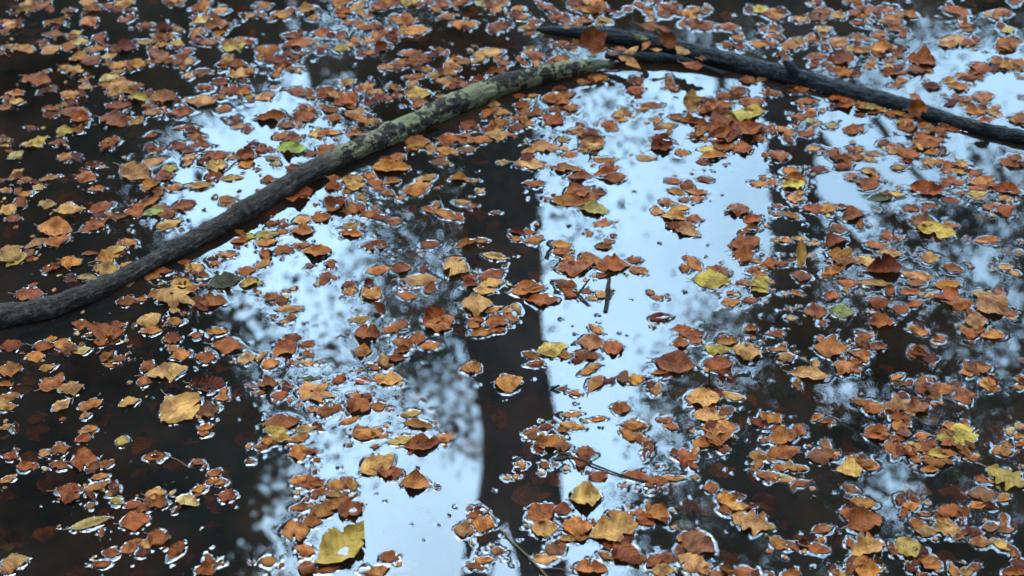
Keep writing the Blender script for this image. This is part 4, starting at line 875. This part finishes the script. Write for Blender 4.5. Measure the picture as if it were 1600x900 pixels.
for lf in leaves + comp + [l for l in outer if 1.9 < l.p0[1] < 4.2 and abs(l.p0[0]) < 1.5] + crumbs:
    if 's' in lf.flags or 'L' in lf.flags: continue
    o = refine(lf.outline, 0.0018)
    z = o[:, 2]
    big = 1.0 if lf.L > 0.014 else 0.75
    A = np.where(z < 0.0035, np.clip(z, 0.0007, 0.0030), 0.0035 * np.exp(-(z - 0.0035) / 0.0015)) * big
    nn = np.random.default_rng(lf.L.__hash__() % 99991)
    k = np.arange(len(o))
    brk = 0.62 + 0.55 * np.sin(k * 2 * np.pi / len(o) * nn.integers(1, 4) + nn.uniform(0, 6)) + 0.25 * np.sin(k * 2 * np.pi / len(o) * nn.integers(4, 9) + nn.uniform(0, 6))
    A = A * (np.clip(brk, 0.08, 1.15) + 0.28 * np.sin(k * 0.9 + nn.uniform(0, 6)) * nn.uniform(0.3, 1) + 0.2 * nn.standard_normal(len(o)))
    A = A.astype(np.float32)
    flip = nn.random()
    if flip < 0.10 and 'c' not in lf.flags: A = -A * 0.7
    raised = 'c' in lf.flags or 'u' in lf.flags
    stamp(o[:, :2], A, lam=nn.uniform(0.0015, 0.0025), inside=None if raised else leaf_inside(lf))

# floating specks: tiny seeds and dust, each with a ring of bent water
specks = []
for k in range(1150):
    px_, py_ = U(-30, 1630), U(-20, 920)
    if k % 3 == 0:
        l = random.choice(par)
        a = U(0, 6.28)
        c = l.p0 + l.ax * l.L / 2
        x, y = c[0] + math.cos(a) * l.L * U(.5, 1.2), c[1] + math.sin(a) * l.L * U(.5, 1.2)
    else:
        p = wp(px_, py_); x, y = p[0], p[1]
    r = random.choice((0.0005, 0.0007, 0.0009, 0.0013, 0.0018)) * U(.8, 1.2)
    specks.append((x, y, r))
    if r > 0.00075:
        th = np.linspace(0, 2 * math.pi, 7, endpoint=False)
        o = np.stack([x + r * np.cos(th), y + r * np.sin(th)], 1)
        stamp(o, np.full(7, random.choice((-0.9, 1, 1, 1.0)) * U(0.3, 0.9) * min(r * 0.8, 0.0010), np.float32), reach=0.009, lam=0.0022)

for P, R_ in ((pts1, R1), (pts2, R2)):
    D = spline(np.hstack([np.array(P), np.array(R_)[:, None]]), 900)
    T = np.gradient(D[:, :2], axis=0); T /= np.linalg.norm(T, axis=1)[:, None]
    N = np.stack([-T[:, 1], T[:, 0]], 1)
    half = np.sqrt(np.clip(D[:, 3] ** 2 - D[:, 2] ** 2, 1e-6, None))
    for a in range(0, 900, 30):
        for sgn in (-1, 1):
            s_ = slice(max(a - 1, 0), min(a + 31, 900))
            o = D[s_, :2] + N[s_] * (half[s_] * sgn * 0.98)[:, None]
            am = 0.0026 * (0.9 + 0.3 * np.sin(np.arange(len(o)) * 0.55 + a))
            stamp(o, am.astype(np.float32), lam=0.0030)
for (P, R_), tw_ in list(zip(twig_objs, TW))[1:]:
    if tw_[3] is M_TWIG_PALE: continue
    D = spline(np.array(P), 60)
    D = D[D[:, 2] < 0.006]
    if len(D) > 2: stamp(D[:, :2], np.full(len(D), 0.0007, np.float32), lam=0.0018)

# no kinks: one light smoothing pass, then fade the relief out towards the rim of the fine sheet
Hs = H.copy()
Hs[1:-1, 1:-1] = 0.5 * H[1:-1, 1:-1] + 0.125 * (H[:-2, 1:-1] + H[2:, 1:-1] + H[1:-1, :-2] + H[1:-1, 2:])
for _ in range(1):
    Hs[1:-1, 1:-1] = 0.4 * Hs[1:-1, 1:-1] + 0.15 * (Hs[:-2, 1:-1] + Hs[2:, 1:-1] + Hs[1:-1, :-2] + Hs[1:-1, 2:])
fy = np.clip(np.minimum(ys - YA, YB - ys) / 0.03, 0, 1)[:, None]
fx = np.clip((1 - np.abs(us)) / 0.02, 0, 1)[None, :]
Hs = Hs * fy * fx
X = us[None, :] * hw(ys)[:, None]
Y = np.repeat(ys[:, None], NXW, 1)
# faint long swell
#Hs = Hs + (0.00004 * np.sin(X * 9 + Y * 14) + 0.00003 * np.sin(X * 23 - Y * 17 + 1)) * fy * fx
V = np.stack([X.ravel(), Y.ravel(), Hs.ravel()], 1)
I = (np.arange(NYW - 1)[:, None] * NXW + np.arange(NXW - 1)[None, :]).ravel()
F = np.stack([I, I + 1, I + NXW + 1, I + NXW], 1)
# outer sheet: strips that reach the banks, sharing the rim's height
k = len(V)
B = 14.0
corner = [(-B, -3.0, 0), (B, -3.0, 0), (B, 14.0, 0), (-B, 14.0, 0)]
V = np.vstack([V, np.array(corner)])
a, b_, c, d = 0, NXW - 1, NXW * NYW - 1, NXW * (NYW - 1)
F = np.vstack([F, [(k, k + 1, b_, a)], [(k + 1, k + 2, c, b_)], [(k + 2, k + 3, d, c)], [(k + 3, k, a, d)]])
water = obj('water', mesh_np('water', V, F, M_WATER))
tag(water, 'still pond water mirroring the bright sky and dark trees', kind='structure')

# ------------------------------------------------------------------ leaves as objects
LAND = [  # picture x, y, phrase used in neighbours' labels, the leaf's own label
    (460, 232, 'the big green leaf', 'green and yellow leaf floating just above the mossy branch'),
    (797, 600, 'the lone round leaf', 'lone round domed orange leaf on the dark reflection of the tree trunk'),
    (490, 612, 'the central star-shaped leaf', 'tan star-shaped maple leaf with dark centre, in bright water left of middle'),
    (275, 462, 'the maple leaf below the branch', 'buff star-shaped maple leaf lying below the branch near the left edge'),
    (535, 858, 'the folded yellow bottom leaf', 'large yellow leaf folded along its midrib, in bright water at the bottom'),
    (1572, 748, 'the yellow oak leaf', 'large yellow lobed oak leaf cut by the right edge'),
    (1495, 686, 'the lime green leaf', 'lime yellow leaf with a green fold, in dark water near the right edge'),
    (1418, 857, 'the round yellow-green leaf', 'round yellow-green leaf in dark water close to the bottom right'),
    (915, 778, 'the pale yellow ribbed leaf', 'pale yellow round ribbed leaf in the lower middle, below the long thin twig'),
    (1250, 400, 'the upright orange folded leaf', 'orange folded leaf standing upright on the right trunk reflection'),
    (1463, 362, 'the yellow crescent leaf', 'yellow crescent leaf under a pink-brown leaf, near the right edge'),
    (1113, 438, 'the green-veined yellow leaf', 'yellow leaf with green along its midrib on the bright water, right of middle'),
    (888, 317, 'the orange boat-like leaf', 'rust leaf curled up like a boat above its dark reflection, right of centre'),
    (1129, 215, 'the dark curled heap', 'dark red curled leaf on the heap below the right-hand branch'),
    (926, 65, 'the big leaf on the crossing', 'big rust leaf leaning upright where the two branches cross'),
    (1080, 155, 'the upright oval leaf', 'orange oval leaf standing upright below the black branch'),
    (1240, 292, 'the yellow-green curl leaf', 'yellow-green leaf under a rust curl on the right trunk reflection'),
    (192, 690, 'the small green-spotted leaf', 'small round yellow leaf with a green spot in dark water at lower left'),
    (131, 721, 'the large oval pink-brown leaf', 'large oval pink-brown leaf with a smaller leaf at its tip, lower left'),
    (280, 650, 'the torn pointed tan leaf', 'tan leaf with a pointed corner and white rim in the dark water, left'),
    (1299, 545, 'the white-ringed orange leaf', 'wide flat orange leaf ringed with white on dark water, right of centre'),
    (1055, 570, 'the long pointed rust leaf', 'long flat rust leaf with two sharp points, right of centre'),
    (138, 35, 'the round top-left leaf', 'round orange ribbed leaf near the top left corner'),
    (677, 493, 'the upright dark red leaf', 'dark red leaf folded upright beside the trunk reflection'),
    (352, 440, 'the grey-green leaf', 'long grey-green leaf on bright water just below the branch'),
    (1381, 422, 'the deep rust boat leaf', 'deep rust curled leaf above a dark reflection in the right half'),
    (645, 761, 'the square folded leaf', 'square folded orange leaf at the right end of a chain of leaves'),
    (243, 331, 'the small lime leaf', 'small lime green leaf on bright water left of the branch'),
    (943, 31, 'the blunt yellow leaf', 'yellow leaf with a blunt end above the black branch at the top'),
    (1188, 442, 'the pale upright yellow leaf', 'pale yellow upright oval leaf among pink-brown leaves, right of centre'),
    (1317, 487, 'the ragged green leaf', 'ragged pale green leaf half under the water, right half'),
    (1440, 830, 'the small oak leaf at lower right', None),
    (1160, 815, 'the long tan oak leaf', 'long tan lobed oak leaf in dark water right of the lower middle'),
    (40, 405, 'the ribbed left-edge leaf', 'broad tan ribbed leaf beside a yellow one at the left edge'),
    (1438, 275, 'the curled pair near the right edge', None),
    (1240, 610, 'the large sunken leaf', 'large brown leaf hanging under the surface, right of centre'),
    (1315, 93, 'the glossy dark oval leaf', 'glossy dark red-brown oval leaf resting above the black branch'),
    (1433, 178, 'the draped rust leaf', 'rust leaf draped over the black branch near the right edge'),
    (745, 468, 'the broad ribbed leaf', 'broad tan ribbed leaf at the top of the cluster left of the trunk reflection'),
    (540, 13, 'the tan leaf at the top', None),
    (660, 48, 'the pointed orange leaf', 'pointed orange leaf on dark water near the top, left of middle'),
    (60, 125, 'the pointed red leaf', 'pointed dark rust leaf alone on dark water at the upper left'),
    (213, 270, 'the long-stalked tan leaf', 'big tan leaf with a long upturned stalk at the edge of the bright water, left'),
    (1060, 415, 'the leaves on the bright water', None),
    (900, 427, 'the orange-red curled leaf right of the trunk reflection', None),
    (590, 565, 'the leaves in the middle', None),
]
CW = {'t': 'tan', 'o': 'orange-brown', 'r': 'rust-red', 'p': 'pink-brown', 'd': 'dark red', 'b': 'buff', 'y': 'yellow', 'g': 'green', 'k': 'dull olive'}
main_lv = [l for l in leaves if l.i in MAIN]
for l in main_lv:
    r = l.rec
    l.px = ((r[0] + r[2]) / 2, (r[1] + r[3]) / 2)
    l.label = None
land = []
for x, y, ph_, own in LAND:
    if own is None: continue
    l = min((m for m in main_lv if m.label is None), key=lambda m: math.hypot(m.px[0] - x, m.px[1] - y))
    if math.hypot(l.px[0] - x, l.px[1] - y) > 30:
        continue
    l.label = own
    land.append((l.px[0], l.px[1], ph_))
buckets = {}
sizes = sorted(l.L * l.L * l.rec[5] for l in main_lv)
lo, hi = sizes[len(sizes) // 4], sizes[3 * len(sizes) // 4]


def direction(dx, dy):
    a = math.degrees(math.atan2(-dy * 1.3, dx)) % 360
    return ['right of', 'above right of', 'above', 'above left of', 'left of', 'below left of', 'below', 'below right of'][int((a + 22.5) // 45) % 8]


for l in main_lv:
    if l.label: continue
    x, y = l.px
    lx, ly, ph_ = min(land, key=lambda q: math.hypot(q[0] - x, q[1] - y))
    kind_ = 'sunken ' if 's' in l.flags else ('curled ' if 'c' in l.flags else '')
    sp = {'m': 'maple ', 'a': 'oak '}.get(next((f for f in l.flags if f in 'ma'), ''), '')
    w_ = CW[l.col]
    key = (w_, kind_, sp, direction(x - lx, y - ly), ph_)
    buckets.setdefault(key, []).append((math.hypot(x - lx, y - ly), l))
ORD = ['nearest', 'second nearest', 'third nearest', 'fourth nearest', 'fifth nearest', 'sixth nearest', 'seventh nearest', 'eighth nearest', 'ninth nearest']
for (w_, kd, sp, dr, ph_), it in buckets.items():
    it.sort(key=lambda q: q[0])
    for n_, (d_, l) in enumerate(it):
        a = l.L * l.L * l.rec[5]
        if len(it) == 1:
            sz = 'small ' if a < lo else ('large ' if a > hi else '')
            l.label = f'{sz}{w_} {kd}{sp}leaf {dr} {ph_}'
        else:
            l.label = f'{w_} {kd}{sp}leaf {dr} {ph_}, {ORD[min(n_, 8)]} of its colour'


def stalk_mesh(l, base):
    e = l.p0
    L_ = l.L * U(0.12, 0.24)
    sd = l.lat * U(-.5, .5)
    P = [e + l.ax * l.L * 0.05, e - l.ax * L_ * 0.3 + sd * L_ * .1, e - l.ax * L_ * 0.7 + sd * L_ * .35 + np.array([0, 0, 0.001]), e - l.ax * L_ + sd * L_ * .7 + np.array([0, 0, U(0, .003)])]
    z0 = l.V[0, 2]
    P = [p + np.array([0, 0, z0 - l.p0[2] + 0.0006]) for p in P]
    V_, F_, UV_ = tube(P, [.0006, .0007, .0007, .0010], 7, 5)
    return poly_mesh('stalk', V_ - base, F_, M_STALK, UV_)


for l in main_lv:
    assert len(l.label.split()) <= 16, l.label
    nm = 'maple_leaf' if 'm' in l.flags else ('oak_leaf' if 'a' in l.flags else 'beech_leaf')
    base = np.array([l.V[:, 0].mean(), l.V[:, 1].mean(), l.V[:, 2].min()])
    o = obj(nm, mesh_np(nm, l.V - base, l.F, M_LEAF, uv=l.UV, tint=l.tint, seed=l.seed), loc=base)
    tag(o, l.label, 'leaf', 'fallen leaves on the pond')
    if 's' not in l.flags:
        obj('stalk', stalk_mesh(l, base), o)


def merged(ls, name, label):
    Vs, Fs, Us, Ts, Ss, k = [], [], [], [], [], 0
    for l in ls:
        Vs.append(l.V); Fs.append(l.F + k); Us.append(l.UV); Ts.append(np.repeat(l.tint[None], len(l.V), 0)); Ss.append(np.full(len(l.V), l.seed)); k += len(l.V)
    o = obj(name, mesh_np(name, np.vstack(Vs), np.vstack(Fs), M_LEAF, uv=np.vstack(Us), tint=np.vstack(Ts), seed=np.concatenate(Ss)))
    tag(o, label, 'leaf litter', None, 'stuff')


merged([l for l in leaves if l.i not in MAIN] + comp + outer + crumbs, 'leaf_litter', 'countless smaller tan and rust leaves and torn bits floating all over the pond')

# leaves lying on the bed
sunk = []
for k in range(420):
    p = wp(U(-60, 1660), U(-40, 940), -0.1)
    zz = -U(0.03, 0.13)
    b = U(0, 6.28); Ln = U(0.035, 0.06)
    p0 = np.array([p[0], p[1], 0.0])
    lf = make_leaf(p0, p0 + np.array([math.cos(b), math.sin(b), U(-.2, .2)]) * Ln, 'r', U(.55, .75), 's', 0, np.array([U(-.3, .3), U(-.3, .3), 1.0]))
    lf.depth = zz; settle(lf, 0)
    lf.tint = np.array(COL[random.choice('rrrodp')]) * np.array([.55, .62, .60]) * U(0.4, 1.2); lf.seed = U(0, 10)  # rotting brown, darkened further in place of dimming by depth
    sunk.append(lf)
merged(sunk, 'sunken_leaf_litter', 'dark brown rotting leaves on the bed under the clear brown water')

# specks
Vs, Fs, k = [], [], 0
for (x, y, r) in specks:
    n_ = 6
    th = np.linspace(0, 2 * math.pi, n_, endpoint=False) + U(0, 1)
    rr = r * RNG.uniform(.7, 1.3, n_)
    lowr = np.stack([x + rr * np.cos(th) * 1.3, y + rr * np.sin(th), np.full(n_, 0.0)], 1)
    Vs += [lowr, np.array([[x, y, r * 0.9 + .0003], [x, y, -r * .6]])]
    for j in range(n_):
        Fs.append((k + j, k + (j + 1) % n_, k + n_)); Fs.append((k + (j + 1) % n_, k + j, k + n_ + 1))
    k += n_ + 2
tag(obj('floating_debris', mesh_np('floating_debris', np.vstack(Vs), np.array(Fs), M_DEBRIS)), 'tiny dark seeds and dust specks scattered on the water surface', 'debris', None, 'stuff')

# ------------------------------------------------------------------ the wood around the pond (seen mirrored in the water)
def cards(P, size, rng):
    """leaf-shaped diamonds at points P"""
    n_ = len(P)
    a = rng.normal(size=(n_, 3)); a /= np.linalg.norm(a, axis=1)[:, None]
    b = rng.normal(size=(n_, 3)); b -= a * (a * b).sum(1)[:, None]; b /= np.linalg.norm(b, axis=1)[:, None]
    s = (size * rng.uniform(.6, 1.4, n_))[:, None]
    c = np.cross(a, b)
    V = np.stack([P - a * s, P + b * s * .55 + c * s * .15, P + a * s, P - b * s * .55 + c * s * .15], 1).reshape(-1, 3)
    F = np.arange(n_ * 4).reshape(-1, 4)
    return V, F


# openings in the canopy where the sky looks through
GAPS = [(1385, 760, 50), (1425, 800, 34), (1320, 590, 30), (1345, 630, 22), (1410, 425, 40), (1345, 400, 34), (1500, 440, 34), (1555, 600, 34), (1500, 555, 26),
        (1180, 575, 14), (1450, 640, 12), (980, 700, 66), (1590, 480, 26), (150, 165, 6), (290, 168, 22), (60, 20, 8), (1310, 480, 10), (1230, 860, 6), (1560, 350, 30)]


def in_poly(x, y, poly):
    c = False
    n_ = len(poly)
    j = n_ - 1
    for i in range(n_):
        xi, yi = poly[i]; xj, yj = poly[j]
        if (yi > y) != (yj > y) and x < (xj - xi) * (y - yi) / (yj - yi) + xi: c = not c
        j = i
    return c


def tree(label, trunk_rows, radii, patches, mat, dist, extra=(), nlimb=10, limb_r=0.05):
    """trunk_rows: xyz rows from the ground up; patches: (polygon, clumps, clump radius, leaves per clump, depth spread)"""
    base = np.array(trunk_rows[0], float)
    root = bpy.data.objects.new('tree', None); S.collection.objects.link(root); root.location = base
    tag(root, label, 'tree', 'trees around the pond')
    V_, F_, UV_ = tube(trunk_rows, radii, 60, 20, rough=0.06, nscale=3)
    obj('trunk', poly_mesh('trunk', V_ - base, F_, M_TRUNK, UV_), root)
    top = spline(np.array(trunk_rows, float), 50)
    for (rows, rad) in extra:
        V_, F_, UV_ = tube(rows, rad, 30, 12, rough=0.06, nscale=3)
        obj('limb', poly_mesh('limb', V_ - base, F_, M_TRUNK, UV_), root)
    C = []
    Ps, Sz = [], []
    for (poly, ncl, rad, per, spread) in patches:
        xs = [p[0] for p in poly]; yy = [p[1] for p in poly]
        t = 0
        while t < ncl:
            x, y = U(min(xs), max(xs)), U(min(yy), max(yy))
            if not in_poly(x, y, poly): continue
            t += 1
            if any(math.hypot(x - hx, y - hy) < hr * 0.85 + 20 for hx, hy, hr in GAPS): continue
            c = above(x, y, dist + U(-spread, spread))
            C.append(c)
            m = max(8, int(per * 2.5 * U(.5, 1.5)))
            Sz.append(np.full(m, 0.042 if ncl >= 200 else 0.028))
            q = RNG.normal(size=(m, 3)) * np.array([rad, rad, rad * .55]) * U(.5, 1.2)
            Ps.append(c + q)
    if Ps:
        Pn = np.vstack(Ps)
        V_, F_ = cards(Pn, np.concatenate(Sz), RNG)
        obj('crown', mesh_np('crown', V_ - base, F_, mat, smooth=False), root)
        C = np.array(C)
        for t in range(min(nlimb, len(C))):
            c = C[RNG.integers(len(C))]
            zz = c[2] - np.linalg.norm(c[:2] - base[:2]) * 0.35
            s0 = top[np.abs(top[:, 2] - max(zz, 2.2)).argmin()]
            mid = s0 * .45 + c * .55 + np.array([U(-.2, .2), U(-.2, .2), U(-.1, .5)])
            V_, F_, UV_ = tube([s0, mid, c], [limb_r, limb_r * .5, .010], 16, 7)
            obj('limb', poly_mesh('limb', V_ - base, F_, M_TRUNK, UV_), root)
    return root


def trunk_from(rows, dist, ext=2.5):
    """rows (picture x, y) top of picture = lower on the tree"""
    P = [above(x, y, dist) for x, y in rows]
    b = P[0].copy(); d_ = (P[1] - P[0])
    b2 = P[0] - d_ * ((P[0][2] - 0.2) / max(d_[2], .1)) * 0.6 - 0
    b2[2] = 0.15; b2[1] = dist; b2[0] = P[0][0] * 1.0 - 0.1
    mid = (b2 + P[0]) / 2
    t = P[-1] + (P[-1] - P[-2]) * ext
    return [b2, mid] + P + [t]


D1 = 10.5
px1 = 0.0045     # metres per picture pixel at D1
tree('big dark tree across the pond, mirrored down the middle of the water',
     trunk_from([(778, 60), (781, 225), (784, 400), (784, 500), (799, 600), (816, 700), (834, 800), (850, 900)], D1),
     [.32, .29, .21, .235, .285, .285, .29, .28, .24, .20, .13], [
         ([(600, 340), (740, 330), (745, 600), (650, 620), (590, 560), (570, 430)], 58, .22, 36, .8),
         ([(825, 150), (960, 150), (900, 480), (830, 480)], 9, .36, 14, .8),
         ([(380, 520), (480, 560), (560, 700), (420, 760)], 14, .36, 16, .8),
         ([(640, 560), (745, 560), (740, 700), (680, 700)], 8, .2, 26, .6),
         ([(620, 60), (745, 60), (740, 330), (620, 320), (590, 200)], 75, .24, 80, 1.0),
         ([(900, 130), (1040, 140), (1050, 215), (960, 240)], 5, .18, 14, 1.0),
         ([(860, 310), (900, 310), (900, 360), (850, 360)], 2, .16, 14, .5),
         ([(700, 650), (750, 650), (740, 730), (700, 710)], 3, .12, 14, .8)], M_GREEN, D1,
     extra=[([above(795, 640, D1), above(784, 740, D1 - .05), above(762, 820, D1 - .1), above(744, 900, D1 - .3), above(736, 1080, D1 - .5)], [.20, .165, .13, .12, .08])], nlimb=9, limb_r=.04)
D2 = 12.0
tree('straight dark tree right of the big one, mirrored below the black branch',
     trunk_from([(1232, 60), (1236, 225), (1240, 400), (1244, 560), (1250, 720), (1256, 900)], D2),
     [.26, .22, .19, .185, .18, .17, .15, .13, .09], [
         ([(1310, 370), (1420, 340), (1600, 290), (1760, 260), (1760, 980), (1010, 980), (1000, 760), (1020, 640), (1090, 560), (1190, 470), (1260, 430)], 400, .20, 60, 2.0),
         ([(1180, 620), (1600, 620), (1600, 950), (1050, 950), (1000, 820)], 90, .22, 60, 2.0),
         ([(1400, 120), (1600, 160), (1600, 250), (1420, 260)], 6, .20, 18, 1.5),
         ([(1040, 480), (1160, 470), (1120, 540), (1030, 560)], 6, .16, 18, .8)], M_GREEN, D2, nlimb=16, limb_r=.045)
D3 = 9.5
tree('dense evergreen crowding the left bank, mirrored along the left side',
     trunk_from([(60, 40), (62, 250), (66, 450), (70, 700), (74, 900)], D3),
     [.30, .26, .24, .22, .20, .17, .14, .09], [
         ([(-200, -60), (150, -60), (165, 120), (150, 300), (200, 400), (320, 500), (390, 610), (440, 660), (380, 770), (400, 960), (-200, 960)], 330, .28, 70, 1.6),
         ([(-200, -60), (120, -60), (140, 400), (300, 600), (340, 960), (-200, 960)], 240, .30, 75, 1.5)], M_GREEN, D3, nlimb=16, limb_r=.045)
D4 = 17.0
tree('tall thin tree in the wood behind, mirrored left of its twin trunk',
     trunk_from([(434, -40), (432, 60), (431, 105), (430, 135)], D4, 0.6), [.12, .11, .09, .085, .08, .07, .04], [
         ([(120, -80), (430, -80), (410, 40), (360, 110), (280, 150), (190, 200), (140, 290), (100, 200)], 230, .30, 75, 1.5)], M_GREEN, D4, nlimb=12, limb_r=.05)
tree('leaning thin tree in the wood behind, mirrored right of its twin trunk',
     trunk_from([(478, -40), (482, 40), (490, 100), (496, 135)], D4 - 1, 0.8), [.13, .12, .11, .105, .09, .07, .04], [
         ([(540, -80), (860, -80), (850, 60), (830, 120), (580, 130)], 120, .32, 70, 1.5)], M_GREEN, D4, nlimb=12, limb_r=.05)
tree('bushy tree in the wood behind, mirrored along the top right',
     trunk_from([(1120, -60), (1122, 20), (1124, 60), (1126, 100)], D4 + 1), [.16, .15, .14, .13, .10, .07, .04], [
         ([(850, -80), (1700, -80), (1700, 0), (1560, 25), (1420, 20), (1400, 70), (1280, 85), (1200, 60), (1100, 40), (960, 45), (850, 60)], 220, .32, 60, 2.0),
         ([(1120, 70), (1400, 60), (1420, 110), (1180, 140)], 16, .3, 30, 1.0)], M_GOLD, D4 + 1, nlimb=14, limb_r=.05)


def side_tree(label, x, y, h, r, cr, n_, mat):
    base = np.array([x, y, float(ground_z(x, y))])
    root = bpy.data.objects.new('tree', None); S.collection.objects.link(root); root.location = base
    tag(root, label, 'tree', 'trees around the pond')
    rows = [base, base + [U(-.2, .2), U(-.2, .2), h * .35], base + [U(-.4, .4), U(-.4, .4), h * .7], base + [U(-.5, .5), U(-.5, .5), h]]
    V_, F_, UV_ = tube(rows, [r, r * .8, r * .5, r * .15], 40, 16, rough=0.06, nscale=3)
    obj('trunk', poly_mesh('trunk', V_ - base, F_, M_TRUNK, UV_), root)
    C = base + np.stack([RNG.normal(0, cr, n_), RNG.normal(0, cr, n_), h * RNG.uniform(.42, 1.05, n_)], 1)
    Pn = (C[:, None, :] + RNG.normal(size=(n_, 45, 3)) * np.array([.4, .4, .25])).reshape(-1, 3)
    V_, F_ = cards(Pn, np.full(len(Pn), 0.06), RNG)
    obj('crown', mesh_np('crown', V_ - base, F_, mat, smooth=False), root)


for a in [('leaning bare-stemmed tree on the bank left of the viewer', -9.5, 1.5, 13, .22, 1.6, 70, M_GREEN),
          ('golden tree on the bank right of the viewer', 9.5, 2.0, 12, .2, 1.6, 70, M_GOLD),
          ('tall tree on the bank behind the viewer, to the left', -5.0, -7.0, 15, .26, 2.0, 80, M_GREEN),
          ('tall tree on the bank behind the viewer, to the right', 5.5, -6.5, 14, .24, 2.0, 80, M_GOLD),
          ('tall tree straight behind the viewer', 0.5, -10.0, 16, .28, 2.2, 90, M_GREEN),
          ('broad tree on the left bank level with the pond', -7.5, 4.0, 13, .24, 2.2, 120, M_GREEN),
          ('broad tree on the right bank level with the pond', 8.0, 4.5, 13, .24, 2.2, 120, M_GOLD),
          ('tree leaning over the viewer from the left bank', -4.5, -2.0, 12, .24, 1.9, 110, M_GREEN),
          ('tree leaning over the viewer from the right bank', 4.5, -2.5, 12, .24, 1.9, 110, M_GOLD)]:
    side_tree(*a)
